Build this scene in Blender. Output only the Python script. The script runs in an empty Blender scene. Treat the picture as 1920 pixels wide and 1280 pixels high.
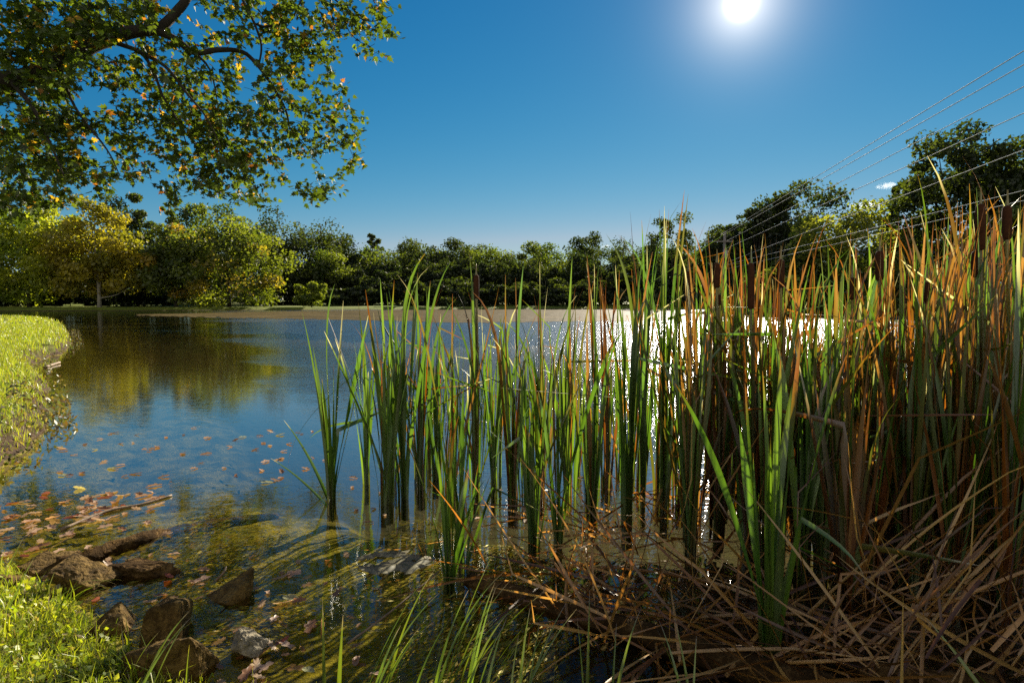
import bpy, bmesh, math, random
import numpy as np
from mathutils import Vector, Matrix, noise

# ------------------------------------------------------------------ scene, camera, measuring helpers
scene = bpy.context.scene
COL = scene.collection
H = 0.9                      # camera height above the water (z = 0 is the pond surface)
FPX = 1120.0                 # focal length in photo pixels (photo is 1920 x 1280)
PITCH = math.radians(3.755)
FWD = np.array([0, math.cos(PITCH), -math.sin(PITCH)])
UPV = np.array([0, math.sin(PITCH), math.cos(PITCH)])


def ray(px, py):
    return FWD + np.array([1.0, 0, 0]) * ((px - 960) / FPX) + UPV * ((640 - py) / FPX)


def pix(px, py, z=0.0):
    """ground point seen at a photo pixel, on the level z"""
    r = ray(px, py)
    t = (z - H) / r[2]
    return np.array([0, 0, H]) + r * t


def at(px, py, y):
    """point seen at a photo pixel at the distance y in front of the camera"""
    r = ray(px, py)
    return np.array([0, 0, H]) + r * (y / r[1])


cam_d = bpy.data.cameras.new('camera')
cam = bpy.data.objects.new('camera', cam_d)
COL.objects.link(cam)
cam.location = (0, 0, H)
cam.rotation_euler = (math.pi / 2 - PITCH, 0, 0)
cam_d.sensor_width = 36
cam_d.lens = 36 * FPX / 1920
cam_d.clip_start = 0.02
cam_d.clip_end = 6000
scene.camera = cam

SUN_R = ray(1390, 6)
SUN_R = SUN_R / np.linalg.norm(SUN_R)
SUN_EL = math.asin(SUN_R[2])
SUN_AZ = math.atan2(SUN_R[0], SUN_R[1])          # clockwise from +Y

scene.view_settings.view_transform = 'Standard'
scene.view_settings.look = 'None'
scene.view_settings.gamma = 1
EXPOSURE = 1.4
scene.view_settings.exposure = EXPOSURE
scene.cycles.max_bounces = 8
scene.cycles.transparent_max_bounces = 16
scene.cycles.diffuse_bounces = 3
scene.cycles.glossy_bounces = 3
scene.cycles.transmission_bounces = 6
scene.cycles.volume_bounces = 2
scene.cycles.caustics_reflective = False
scene.cycles.caustics_refractive = False
scene.cycles.sample_clamp_indirect = 6
scene.cycles.use_denoising = False


# ------------------------------------------------------------------ nodes
def N(nt, typ, **kw):
    n = nt.nodes.new(typ)
    for k, v in kw.items():
        if k == 'inp':
            for kk, vv in v.items():
                n.inputs[kk].default_value = vv
        else:
            setattr(n, k, v)
    return n


def math_node(nt, op, a, b=None, c=None, clamp=False):
    n = nt.nodes.new('ShaderNodeMath')
    n.operation = op
    n.use_clamp = clamp
    for i, v in enumerate((a, b, c)):
        if v is None:
            continue
        if isinstance(v, (int, float)):
            n.inputs[i].default_value = v
        else:
            nt.links.new(v, n.inputs[i])
    return n.outputs[0]


def ramp(nt, fac, stops):
    n = nt.nodes.new('ShaderNodeValToRGB')
    el = n.color_ramp.elements
    while len(el) < len(stops):
        el.new(0.5)
    for e, (p, c) in zip(el, stops):
        e.position = p
        e.color = (*c, 1)
    nt.links.new(fac, n.inputs[0])
    return n.outputs[0]


def mixc(nt, fac, a, b):
    n = nt.nodes.new('ShaderNodeMix')
    n.data_type = 'RGBA'
    for s, v in ((n.inputs[0], fac), (n.inputs[6], a), (n.inputs[7], b)):
        if isinstance(v, (int, float)):
            s.default_value = v
        elif isinstance(v, tuple):
            s.default_value = (*v, 1)
        else:
            nt.links.new(v, s)
    return n.outputs[2]


def noise_tex(nt, vec, scale, detail=3, rough=0.55, dist=0.0):
    n = nt.nodes.new('ShaderNodeTexNoise')
    n.inputs['Scale'].default_value = scale
    n.inputs['Detail'].default_value = detail
    n.inputs['Roughness'].default_value = rough
    n.inputs['Distortion'].default_value = dist
    if vec is not None:
        nt.links.new(vec, n.inputs['Vector'])
    return n.outputs['Fac']


def mapping(nt, vec, scale=(1, 1, 1), rot=(0, 0, 0)):
    n = nt.nodes.new('ShaderNodeMapping')
    n.inputs['Scale'].default_value = scale
    n.inputs['Rotation'].default_value = rot
    nt.links.new(vec, n.inputs['Vector'])
    return n.outputs[0]


def new_mat(name):
    m = bpy.data.materials.new(name)
    m.use_nodes = True
    nt = m.node_tree
    nt.nodes.clear()
    out = nt.nodes.new('ShaderNodeOutputMaterial')
    return m, nt, out


def leaf_material(name, trans=0.5, gloss=0.06, rough=0.4, trans_tint=(1.0, 1.0, 0.55), vein=0.0, boost=1.0):
    """thin leaf: reads the leaf's own colour, lets part of the sunlight through"""
    m, nt, out = new_mat(name)
    a = N(nt, 'ShaderNodeAttribute', attribute_name='Col')
    geo = N(nt, 'ShaderNodeNewGeometry')
    tc = N(nt, 'ShaderNodeTexCoord')
    nz = noise_tex(nt, tc.outputs['Object'], 9.0, 2)
    f = math_node(nt, 'MULTIPLY_ADD', nz, 0.7, 0.65)
    col = N(nt, 'ShaderNodeVectorMath', operation='SCALE')
    nt.links.new(a.outputs['Color'], col.inputs[0])
    nt.links.new(f, col.inputs['Scale'])
    c = col.outputs[0]
    if vein:
        vn = noise_tex(nt, mapping(nt, tc.outputs['Object'], (70, 70, 2)), 1.0, 2)
        f2 = math_node(nt, 'MULTIPLY_ADD', vn, vein, 1 - vein * 0.5)
        cs = N(nt, 'ShaderNodeVectorMath', operation='SCALE')
        nt.links.new(c, cs.inputs[0])
        nt.links.new(f2, cs.inputs['Scale'])
        c = cs.outputs[0]
    d = N(nt, 'ShaderNodeBsdfDiffuse')
    nt.links.new(c, d.inputs[0])
    t = N(nt, 'ShaderNodeBsdfTranslucent')
    tm = N(nt, 'ShaderNodeVectorMath', operation='MULTIPLY')
    nt.links.new(c, tm.inputs[0])
    tm.inputs[1].default_value = tuple(x * boost for x in trans_tint)
    nt.links.new(tm.outputs[0], t.inputs[0])
    g = N(nt, 'ShaderNodeBsdfGlossy', inp={'Roughness': rough})
    g.inputs[0].default_value = (0.9, 0.9, 0.85, 1)
    m1 = N(nt, 'ShaderNodeMixShader', inp={0: trans})
    nt.links.new(d.outputs[0], m1.inputs[1])
    nt.links.new(t.outputs[0], m1.inputs[2])
    m2 = N(nt, 'ShaderNodeMixShader', inp={0: gloss})
    nt.links.new(m1.outputs[0], m2.inputs[1])
    nt.links.new(g.outputs[0], m2.inputs[2])
    nt.links.new(m2.outputs[0], out.inputs[0])
    return m


def rough_material(name, stops, scale=8, bump=0.4, bdist=0.02, rough=0.8, stretch=(1, 1, 1), spec=0.3, scale2=45):
    m, nt, out = new_mat(name)
    tc = N(nt, 'ShaderNodeTexCoord')
    v = mapping(nt, tc.outputs['Object'], stretch)
    n1 = noise_tex(nt, v, scale, 6, 0.65, 0.4)
    n2 = noise_tex(nt, v, scale2, 4, 0.7)
    f = math_node(nt, 'ADD', math_node(nt, 'MULTIPLY', n1, 0.65), math_node(nt, 'MULTIPLY', n2, 0.35))
    c = ramp(nt, f, stops)
    b = N(nt, 'ShaderNodeBsdfPrincipled', inp={'Roughness': rough})
    b.inputs['Specular IOR Level'].default_value = spec
    nt.links.new(c, b.inputs['Base Color'])
    bp = N(nt, 'ShaderNodeBump', inp={'Strength': bump, 'Distance': bdist})
    nt.links.new(f, bp.inputs['Height'])
    nt.links.new(bp.outputs[0], b.inputs['Normal'])
    nt.links.new(b.outputs[0], out.inputs[0])
    return m


# ------------------------------------------------------------------ world and sun
world = bpy.data.worlds.new('World')
scene.world = world
world.use_nodes = True
wt = world.node_tree
wt.nodes.clear()
wo = wt.nodes.new('ShaderNodeOutputWorld')
sky = N(wt, 'ShaderNodeTexSky', sky_type='NISHITA', sun_disc=False)
sky.sun_elevation = SUN_EL
sky.sun_rotation = SUN_AZ
sky.air_density = 1.0
sky.dust_density = 0.0
sky.ozone_density = 3.0
sky.altitude = 200
# deepen the clear air per colour channel
srgb = N(wt, 'ShaderNodeSeparateColor')
wt.links.new(sky.outputs[0], srgb.inputs[0])
crgb = N(wt, 'ShaderNodeCombineColor')
chans = []
for i_, (k_, p_) in enumerate(((27.0, 2.65), (1.82, 1.04), (1.21, 0.64))):
    q_ = math_node(wt, 'POWER', math_node(wt, 'MULTIPLY', srgb.outputs[i_], 0.0373), p_)
    q_ = math_node(wt, 'MULTIPLY', q_, k_ / 2 ** EXPOSURE / 0.1)
    chans.append(q_)
wt.links.new(math_node(wt, 'MINIMUM', chans[0], math_node(wt, 'MULTIPLY', chans[1], 0.72)), crgb.inputs[0])
wt.links.new(chans[1], crgb.inputs[1])
wt.links.new(chans[2], crgb.inputs[2])
bg = N(wt, 'ShaderNodeBackground', inp={'Strength': 0.1})
wt.links.new(crgb.outputs[0], bg.inputs[0])
# the sun's own disc and the bright air round it
tcw = N(wt, 'ShaderNodeTexCoord')
dot = N(wt, 'ShaderNodeVectorMath', operation='DOT_PRODUCT')
wt.links.new(tcw.outputs['Generated'], dot.inputs[0])
dot.inputs[1].default_value = tuple(SUN_R)
ang = math_node(wt, 'ARCCOSINE', math_node(wt, 'MINIMUM', dot.outputs['Value'], 0.9999999))
deg = math_node(wt, 'MULTIPLY', ang, 180 / math.pi)


def expo(scale, power, amount):
    q = math_node(wt, 'POWER', math_node(wt, 'DIVIDE', deg, scale), power)
    return math_node(wt, 'MULTIPLY', math_node(wt, 'EXPONENT', math_node(wt, 'MULTIPLY', q, -1.0)), amount)


glow = math_node(wt, 'ADD', expo(0.6, 2.0, 9.0), expo(1.9, 1.0, 0.62))
glow = math_node(wt, 'ADD', glow, expo(9.0, 1.0, 0.03))
bg2 = N(wt, 'ShaderNodeBackground')
bg2.inputs[0].default_value = (1.0, 0.89, 0.75, 1)
wt.links.new(glow, bg2.inputs[1])
# warm glow broken by noise, added unseen behind the viewer to fill the shade
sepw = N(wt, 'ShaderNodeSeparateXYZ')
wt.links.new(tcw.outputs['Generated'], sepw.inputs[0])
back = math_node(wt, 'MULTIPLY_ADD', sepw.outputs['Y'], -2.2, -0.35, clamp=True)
fill = noise_tex(wt, mapping(wt, tcw.outputs['Generated'], (2.5, 2.5, 5)), 1.0, 5, 0.6)
fill = math_node(wt, 'MULTIPLY', math_node(wt, 'MULTIPLY_ADD', fill, 3.0, -0.8, clamp=True), back)
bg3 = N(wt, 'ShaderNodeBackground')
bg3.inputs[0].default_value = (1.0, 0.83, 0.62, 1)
wt.links.new(math_node(wt, 'MULTIPLY', fill, 0.42), bg3.inputs[1])
addf = wt.nodes.new('ShaderNodeAddShader')
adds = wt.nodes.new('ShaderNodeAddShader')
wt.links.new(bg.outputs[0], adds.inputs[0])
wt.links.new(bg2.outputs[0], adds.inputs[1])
wt.links.new(adds.outputs[0], addf.inputs[0])
wt.links.new(bg3.outputs[0], addf.inputs[1])
wt.links.new(addf.outputs[0], wo.inputs[0])

sl = bpy.data.lights.new('sun', 'SUN')
sl.energy = 5.0
sl.angle = math.radians(0.5)
sl.color = (1.0, 0.90, 0.74)
so = bpy.data.objects.new('sun', sl)
COL.objects.link(so)
so.rotation_euler = Vector(-SUN_R).to_track_quat('-Z', 'Y').to_euler()
so.location = (10, 30, 30)


# ------------------------------------------------------------------ object helpers
def tag(o, label=None, cat=None, group=None, kind=None):
    if label:
        o['label'] = label
    if cat:
        o['category'] = cat
    if group:
        o['group'] = group
    if kind:
        o['kind'] = kind
    return o


def thing(name, label, cat, loc=(0, 0, 0), group=None):
    o = bpy.data.objects.new(name, None)
    COL.objects.link(o)
    o.location = tuple(float(v) for v in loc)
    o.empty_display_size = 0.1
    return tag(o, label, cat, group)


class MB:
    """collects vertices, faces and colours for ONE mesh object"""

    def __init__(self):
        self.v, self.f, self.c = [], [], []

    def add(self, verts, faces, cols=None):
        o = len(self.v)
        self.v.extend(verts)
        self.f.extend([tuple(i + o for i in q) for q in faces])
        if cols is None:
            cols = [(0.5, 0.5, 0.5)] * len(verts)
        self.c.extend(cols)

    def build(self, name, mat, parent=None, origin=(0, 0, 0), smooth=False):
        me = bpy.data.meshes.new(name)
        V = np.asarray(self.v, dtype=np.float64).reshape(-1, 3) - np.asarray(origin)
        me.from_pydata(V.tolist(), [], self.f)
        ca = me.color_attributes.new('Col', 'FLOAT_COLOR', 'POINT')
        C4 = np.ones((len(V), 4), dtype=np.float32)
        C4[:, :3] = np.asarray(self.c, dtype=np.float32).reshape(-1, 3)
        ca.data.foreach_set('color', C4.ravel())
        me.materials.append(mat)
        if smooth:
            me.polygons.foreach_set('use_smooth', [True] * len(me.polygons))
        me.update()
        o = bpy.data.objects.new(name, me)
        COL.objects.link(o)
        if parent is not None:
            o.parent = parent
        else:
            o.location = tuple(float(x) for x in origin)
        return o


def quads_mesh(name, V, F, C, mat, parent=None, origin=(0, 0, 0), smooth=False):
    """V (n,3), F (m,4) or (m,3) index arrays, C (n,3)"""
    V = np.asarray(V, dtype=np.float32) - np.asarray(origin, dtype=np.float32)
    F = np.asarray(F, dtype=np.int32)
    me = bpy.data.meshes.new(name)
    k = F.shape[1]
    me.vertices.add(len(V))
    me.vertices.foreach_set('co', V.ravel())
    me.loops.add(F.size)
    me.loops.foreach_set('vertex_index', F.ravel())
    me.polygons.add(len(F))
    me.polygons.foreach_set('loop_start', np.arange(0, F.size, k, dtype=np.int32))
    me.polygons.foreach_set('loop_total', np.full(len(F), k, dtype=np.int32))
    if smooth:
        me.polygons.foreach_set('use_smooth', np.ones(len(F), dtype=bool))
    me.update(calc_edges=True)
    if C is not None:
        ca = me.color_attributes.new('Col', 'FLOAT_COLOR', 'POINT')
        C4 = np.ones((len(V), 4), dtype=np.float32)
        C4[:, :3] = C
        ca.data.foreach_set('color', C4.ravel())
    me.materials.append(mat)
    o = bpy.data.objects.new(name, me)
    COL.objects.link(o)
    if parent is not None:
        o.parent = parent
    else:
        o.location = tuple(float(x) for x in origin)
    return o


def tube(mb, pts, radii, n=7, col=(0.1, 0.08, 0.06), cap=True, wob=0.0, rng=random):
    pts = [np.asarray(p, dtype=float) for p in pts]
    verts, faces = [], []
    ref = None
    for i, p in enumerate(pts):
        d = pts[min(i + 1, len(pts) - 1)] - pts[max(i - 1, 0)]
        d = d / (np.linalg.norm(d) + 1e-9)
        if ref is None:
            ref = np.cross(d, (0.31, 0.77, 0.55))
        s = ref - d * np.dot(ref, d)
        s = s / (np.linalg.norm(s) + 1e-9)
        ref = s
        u = np.cross(d, s)
        for k in range(n):
            a = 2 * math.pi * k / n
            r = radii[i] * (1 + (rng.uniform(-wob, wob) if wob else 0))
            verts.append(tuple(p + (s * math.cos(a) + u * math.sin(a)) * r))
        if i:
            o = (i - 1) * n
            for k in range(n):
                faces.append((o + k, o + (k + 1) % n, o + n + (k + 1) % n, o + n + k))
    if cap:
        faces.append(tuple(range(n))[::-1])
        o = (len(pts) - 1) * n
        faces.append(tuple(range(o, o + n)))
    mb.add(verts, faces, [col] * len(verts))


def spline(pts, k=6):
    """Catmull-Rom through the points"""
    P = [np.asarray(p, dtype=float) for p in pts]
    P = [2 * P[0] - P[1]] + P + [2 * P[-1] - P[-2]]
    out = []
    for i in range(1, len(P) - 2):
        for j in range(k):
            t = j / k
            a, b, c, d = P[i - 1], P[i], P[i + 1], P[i + 2]
            out.append(0.5 * (2 * b + (c - a) * t + (2 * a - 5 * b + 4 * c - d) * t * t + (3 * b - a - 3 * c + d) * t ** 3))
    out.append(P[-2])
    return out


# ------------------------------------------------------------------ materials
M_TREE = leaf_material('tree_leaves', trans=0.55, boost=1.8, gloss=0.03, rough=0.55)
M_REED = leaf_material('reed_blades', trans=0.55, gloss=0.07, rough=0.38, trans_tint=(1.0, 1.0, 0.5), vein=0.4, boost=1.25)
M_GRASS = leaf_material('grass_blades', trans=0.5, gloss=0.05, rough=0.4, trans_tint=(1.0, 1.0, 0.4), boost=1.2)
M_DRY = leaf_material('dry_leaf', trans=0.5, gloss=0.05, rough=0.45, trans_tint=(1, 0.8, 0.45), boost=1.2)
M_BARK = rough_material('bark', [(0.3, (0.011, 0.008, 0.005)), (0.6, (0.04, 0.030, 0.020)), (0.8, (0.10, 0.08, 0.06))], 9, 0.8, 0.03, 0.9, (1, 1, 0.3))
M_PALEBARK = rough_material('pale_bark', [(0.3, (0.10, 0.085, 0.06)), (0.55, (0.30, 0.26, 0.19)), (0.8, (0.45, 0.41, 0.32))], 5, 0.4, 0.02, 0.9)
M_ROCK = rough_material('pond_rock', [(0.30, (0.016, 0.009, 0.002)), (0.45, (0.075, 0.044, 0.010)), (0.58, (0.19, 0.118, 0.03)), (0.72, (0.36, 0.24, 0.085))], 14, 1.0, 0.025, 0.8, spec=0.12, scale2=110)
M_PITROCK = rough_material('pitted_rock', [(0.3, (0.06, 0.05, 0.02)), (0.5, (0.22, 0.18, 0.10)), (0.7, (0.46, 0.40, 0.27))], 22, 1.0, 0.02, 0.6, spec=0.25, scale2=120)
M_WETWOOD = rough_material('wet_wood', [(0.3, (0.010, 0.006, 0.002)), (0.5, (0.05, 0.028, 0.009)), (0.7, (0.20, 0.12, 0.04))], 16, 1.0, 0.02, 0.85, spec=0.05, scale2=100)
M_DRYWOOD = rough_material('driftwood', [(0.3, (0.07, 0.045, 0.025)), (0.6, (0.25, 0.17, 0.09)), (0.8, (0.42, 0.31, 0.18))], 14, 0.8, 0.006, 0.6, (1, 1, 1), scale2=80)
M_SEED = rough_material('cattail_seed_head', [(0.3, (0.028, 0.010, 0.005)), (0.7, (0.085, 0.032, 0.014))], 120, 0.6, 0.002, 0.95, spec=0.1, scale2=400)
M_WIRE = rough_material('aluminium_wire', [(0.3, (0.5, 0.49, 0.47)), (0.7, (0.65, 0.63, 0.6))], 4, 0.0, 0.001, 0.75, spec=0.12)
M_POLE = rough_material('weathered_pole', [(0.3, (0.10, 0.085, 0.07)), (0.7, (0.26, 0.23, 0.2))], 3, 0.4, 0.01, 0.85, (4, 4, 0.4))
M_METAL = rough_material('grey_metal', [(0.3, (0.25, 0.26, 0.27)), (0.7, (0.38, 0.39, 0.4))], 3, 0.1, 0.002, 0.5)
M_CERAMIC = rough_material('brown_ceramic', [(0.3, (0.12, 0.06, 0.04)), (0.7, (0.2, 0.1, 0.07))], 3, 0.05, 0.002, 0.25)
M_SIDING = rough_material('house_siding', [(0.3, (0.58, 0.57, 0.53)), (0.7, (0.72, 0.71, 0.68))], 2, 0.4, 0.01, 0.7, (0.2, 0.2, 8))
M_SHINGLE = rough_material('roof_shingle', [(0.3, (0.20, 0.20, 0.21)), (0.7, (0.36, 0.36, 0.37))], 5, 0.5, 0.02, 0.85, (1, 1, 4))
M_BRICK = rough_material('chimney_brick', [(0.3, (0.20, 0.16, 0.13)), (0.7, (0.40, 0.35, 0.3))], 8, 0.5, 0.01, 0.9)
M_WINDOW = rough_material('dark_glass', [(0.3, (0.02, 0.025, 0.03)), (0.7, (0.04, 0.045, 0.05))], 2, 0.0, 0.001, 0.08, spec=0.5)

# ------------------------------------------------------------------ the ground: pond bed, banks, fields to the horizon
SH = []
for q in [(-60, 905), (0, 888), (45, 850), (100, 806), (88, 778), (98, 742), (72, 702), (62, 684), (112, 664), (133, 648), (128, 622), (108, 607), (60, 603), (-60, 600.5), (-300, 599)]:
    p = pix(*q)
    SH.append((p[0], p[1]))
SH += [(-48, 36), (-62, 46), (-58, 58), (-40, 64), (-26, 68), (-15, 71), (0, 77), (14, 79), (28, 75), (35, 62), (30, 46), (21, 31), (13, 17.5), (8.0, 9.0), (5.0, 4.6), (3.4, 2.7), (2.35, 1.65), (1.7, 1.18)]
for q in [(1500, 1360), (1000, 1350), (640, 1335), (410, 1300), (325, 1258), (228, 1194), (140, 1122), (45, 1068), (-60, 1040), (-220, 1020), (-330, 980), (-250, 935)]:
    p = pix(*q)
    SH.append((p[0], p[1]))
SH = np.array(SH)


def pond_sd(x, y):
    """signed distance to the shore line: positive on land"""
    x = np.asarray(x, dtype=float)
    y = np.asarray(y, dtype=float)
    best = np.full(x.shape, 1e18)
    inside = np.zeros(x.shape, dtype=bool)
    n = len(SH)
    for i in range(n):
        ax, ay = SH[i]
        bx, by = SH[(i + 1) % n]
        dx, dy = bx - ax, by - ay
        t = np.clip(((x - ax) * dx + (y - ay) * dy) / (dx * dx + dy * dy), 0, 1)
        best = np.minimum(best, (x - ax - t * dx) ** 2 + (y - ay - t * dy) ** 2)
        c = ((ay > y) != (by > y))
        xi = ax + (y - ay) * dx / (dy if abs(dy) > 1e-12 else 1e-12)
        inside ^= c & (x < xi)
    d = np.sqrt(best)
    return np.where(inside, -d, d)


def wob(x, y, s, seed):
    r = np.random.RandomState(seed)
    o = np.zeros(np.shape(x))
    for _ in range(5):
        a = r.uniform(0, math.tau)
        k = s * r.uniform(0.6, 1.8)
        o = o + np.sin((x * math.cos(a) + y * math.sin(a)) * k + r.uniform(0, math.tau))
    return o / 5


def sstep(t):
    t = np.clip(t, 0, 1)
    return t * t * (3 - 2 * t)


def ground_z(x, y):
    x = np.asarray(x, dtype=float)
    y = np.asarray(y, dtype=float)
    dist = np.hypot(x, y)
    sd = pond_sd(x, y)
    amp = np.clip(dist * 0.02, 0.015, 0.6)
    sd = sd + amp * wob(x / amp, y / amp, 0.5, 3) * 0.6 + amp * 0.5 * wob(x, y, 9, 4) * (dist < 30)
    near = dist < 3.2
    # land: a steep cut bank on the left peninsula, a gentle slope at the camera's feet
    w = np.where(near, 0.75, np.clip(0.14 + dist * 0.006, 0.1, 1.2))
    hb = np.where(near, 0.20, np.clip(0.17 + dist * 0.002, 0.15, 0.45))
    land = hb * sstep(sd / w) ** np.where(near, 1.0, 0.75) + np.clip(sd - w, 0, 400) * 0.004
    land = land + 0.012 * wob(x, y, 5, 9) * sstep(sd / w) + np.clip(sd * 0.02, 0, 0.15) * wob(x, y, 0.35, 8)
    slope = np.where(near, 0.10, 0.22)
    bed = -np.clip(-sd * slope, 0, 0.12) - np.clip((-sd - 1.0) * 0.30, 0, 0.8)
    bed = bed + 0.014 * wob(x, y, 14, 6) + 0.010 * wob(x, y, 34, 7) - 0.018
    return np.where(sd > 0, land, bed)


angs = np.concatenate([np.arange(-52, 52, 0.3), np.arange(52, 308, 4.0)])
angs = np.radians(angs)
rads = 0.25 * (10000 ** np.linspace(0, 1, 400))
A, R = np.meshgrid(angs, rads)
GX, GY = R * np.sin(A), R * np.cos(A)
GZ = ground_z(GX, GY)
na, nr = len(angs), len(rads)
idx = np.arange(na * nr).reshape(nr, na)
i00 = idx[:-1, :]
i01 = np.roll(idx, -1, axis=1)[:-1, :]
i10 = idx[1:, :]
i11 = np.roll(idx, -1, axis=1)[1:, :]
F = np.stack([i00, i10, i11, i01], axis=-1).reshape(-1, 4)[:, ::-1]
V = np.stack([GX, GY, GZ], axis=-1).reshape(-1, 3)
# close the small hole below the camera
V = np.vstack([V, [[0, 0, float(ground_z(0.0, 0.0))]]])

m_ground, nt, out = new_mat('ground')
tc = N(nt, 'ShaderNodeTexCoord')
geo = N(nt, 'ShaderNodeNewGeometry')
sep = N(nt, 'ShaderNodeSeparateXYZ')
nt.links.new(geo.outputs['Position'], sep.inputs[0])
sepn = N(nt, 'ShaderNodeSeparateXYZ')
nt.links.new(geo.outputs['True Normal'], sepn.inputs[0])
P = tc.outputs['Object']
n_a = noise_tex(nt, P, 6.0, 6, 0.65, 0.6)
n_b = noise_tex(nt, P, 42.0, 4, 0.7, 0.3)
n_c = noise_tex(nt, P, 0.35, 4, 0.6)
algae = ramp(nt, math_node(nt, 'ADD', math_node(nt, 'MULTIPLY', n_a, 0.6), math_node(nt, 'MULTIPLY', n_b, 0.4)),
             [(0.30, (0.012, 0.010, 0.004)), (0.46, (0.12, 0.115, 0.008)), (0.56, (0.28, 0.25, 0.018)), (0.72, (0.38, 0.28, 0.045))])
mud = ramp(nt, n_a, [(0.25, (0.055, 0.036, 0.005)), (0.75, (0.10, 0.066, 0.008))])
grass = ramp(nt, math_node(nt, 'ADD', math_node(nt, 'MULTIPLY', n_c, 0.5), math_node(nt, 'MULTIPLY', n_b, 0.5)),
             [(0.3, (0.05, 0.075, 0.008)), (0.5, (0.12, 0.15, 0.014)), (0.7, (0.19, 0.19, 0.025))])
soil = ramp(nt, n_b, [(0.3, (0.018, 0.011, 0.006)), (0.6, (0.075, 0.045, 0.022)), (0.8, (0.15, 0.095, 0.05))])
deep = math_node(nt, 'MULTIPLY_ADD', math_node(nt, 'ADD', sep.outputs['Z'], math_node(nt, 'MULTIPLY_ADD', n_a, 0.16, -0.08)), -8.0, -0.75, clamp=True)
# a belt of dark sunken weed lies between the algae shallows and the open silt
weed = ramp(nt, n_a, [(0.35, (0.006, 0.008, 0.004)), (0.6, (0.022, 0.022, 0.006)), (0.75, (0.05, 0.042, 0.01))])
yy_ = math_node(nt, 'ADD', sep.outputs['Y'], math_node(nt, 'MULTIPLY', math_node(nt, 'SUBTRACT', noise_tex(nt, P, 0.5, 4, 0.6), 0.5), 4.0))
belt = math_node(nt, 'MULTIPLY_ADD', yy_, 0.28, -1.7, clamp=True)
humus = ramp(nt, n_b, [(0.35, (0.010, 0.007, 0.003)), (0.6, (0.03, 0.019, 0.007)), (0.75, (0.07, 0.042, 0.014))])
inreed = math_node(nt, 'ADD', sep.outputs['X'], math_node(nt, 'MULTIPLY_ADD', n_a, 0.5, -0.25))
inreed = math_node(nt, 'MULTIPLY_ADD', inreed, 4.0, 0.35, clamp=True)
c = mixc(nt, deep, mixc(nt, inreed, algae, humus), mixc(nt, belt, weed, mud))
steep = math_node(nt, 'MULTIPLY_ADD', sepn.outputs['Z'], -5.0, 4.5, clamp=True)
low = math_node(nt, 'MULTIPLY_ADD', math_node(nt, 'ADD', sep.outputs['Z'], math_node(nt, 'MULTIPLY', n_a, -0.06)), -22.0, 1.2, clamp=True)
land = mixc(nt, math_node(nt, 'MAXIMUM', steep, low), grass, soil)
above = math_node(nt, 'MULTIPLY_ADD', sep.outputs['Z'], 60.0, 0.3, clamp=True)
c = mixc(nt, above, c, land)
pb = N(nt, 'ShaderNodeBsdfPrincipled', inp={'Roughness': 0.9})
pb.inputs['Specular IOR Level'].default_value = 0.15
nt.links.new(c, pb.inputs['Base Color'])
bp = N(nt, 'ShaderNodeBump', inp={'Strength': 0.8, 'Distance': 0.025})
nt.links.new(math_node(nt, 'ADD', n_b, n_a), bp.inputs['Height'])
nt.links.new(bp.outputs[0], pb.inputs['Normal'])
nt.links.new(pb.outputs[0], out.inputs[0])

tag(quads_mesh('ground', V, F, None, m_ground, smooth=True), kind='structure')

# ------------------------------------------------------------------ water
m_water, nt, out = new_mat('pond_water')
tc = N(nt, 'ShaderNodeTexCoord')
P = tc.outputs['Object']
sep = N(nt, 'ShaderNodeSeparateXYZ')
nt.links.new(P, sep.inputs[0])
# wind: the open right part of the pond is ruffled, the lee of the left bank is smooth
gust = noise_tex(nt, mapping(nt, P, (0.10, 0.28, 1)), 1.0, 3)
wind = math_node(nt, 'ADD', sep.outputs['X'], math_node(nt, 'MULTIPLY', sep.outputs['Y'], 0.55))
wind = math_node(nt, 'ADD', wind, math_node(nt, 'MULTIPLY_ADD', gust, 5.0, -2.6))
wind = math_node(nt, 'MULTIPLY_ADD', wind, 0.38, -0.30, clamp=True)
reach = math_node(nt, 'MAXIMUM', math_node(nt, 'MULTIPLY_ADD', sep.outputs['Y'], 0.40, -0.85, clamp=True), 0.3)
patch = noise_tex(nt, mapping(nt, P, (0.12, 0.3, 1)), 1.0, 3)
patch = math_node(nt, 'MULTIPLY_ADD', patch, 3.0, -1.05, clamp=True)
far = math_node(nt, 'MULTIPLY_ADD', sep.outputs['Y'], 0.09, -0.9, clamp=True)
w1 = math_node(nt, 'MULTIPLY', wind, reach)
w2 = math_node(nt, 'MULTIPLY', math_node(nt, 'MULTIPLY', far, patch), 0.22)
wgt = math_node(nt, 'ADD', math_node(nt, 'MAXIMUM', w1, w2), 0.035)
r1 = noise_tex(nt, mapping(nt, P, (16, 22, 1), (0, 0, 0.35)), 1.0, 3, 0.6, 0.5)
r2 = noise_tex(nt, mapping(nt, P, (1.1, 3.2, 1), (0, 0, 0.25)), 1.0, 3, 0.6, 0.4)
hgt = math_node(nt, 'ADD', math_node(nt, 'MULTIPLY', r1, 0.018), math_node(nt, 'MULTIPLY', r2, 0.018))
hgt = math_node(nt, 'MULTIPLY', hgt, wgt)
bp = N(nt, 'ShaderNodeBump', inp={'Strength': 1.0, 'Distance': 1.0})
nt.links.new(hgt, bp.inputs['Height'])
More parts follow.
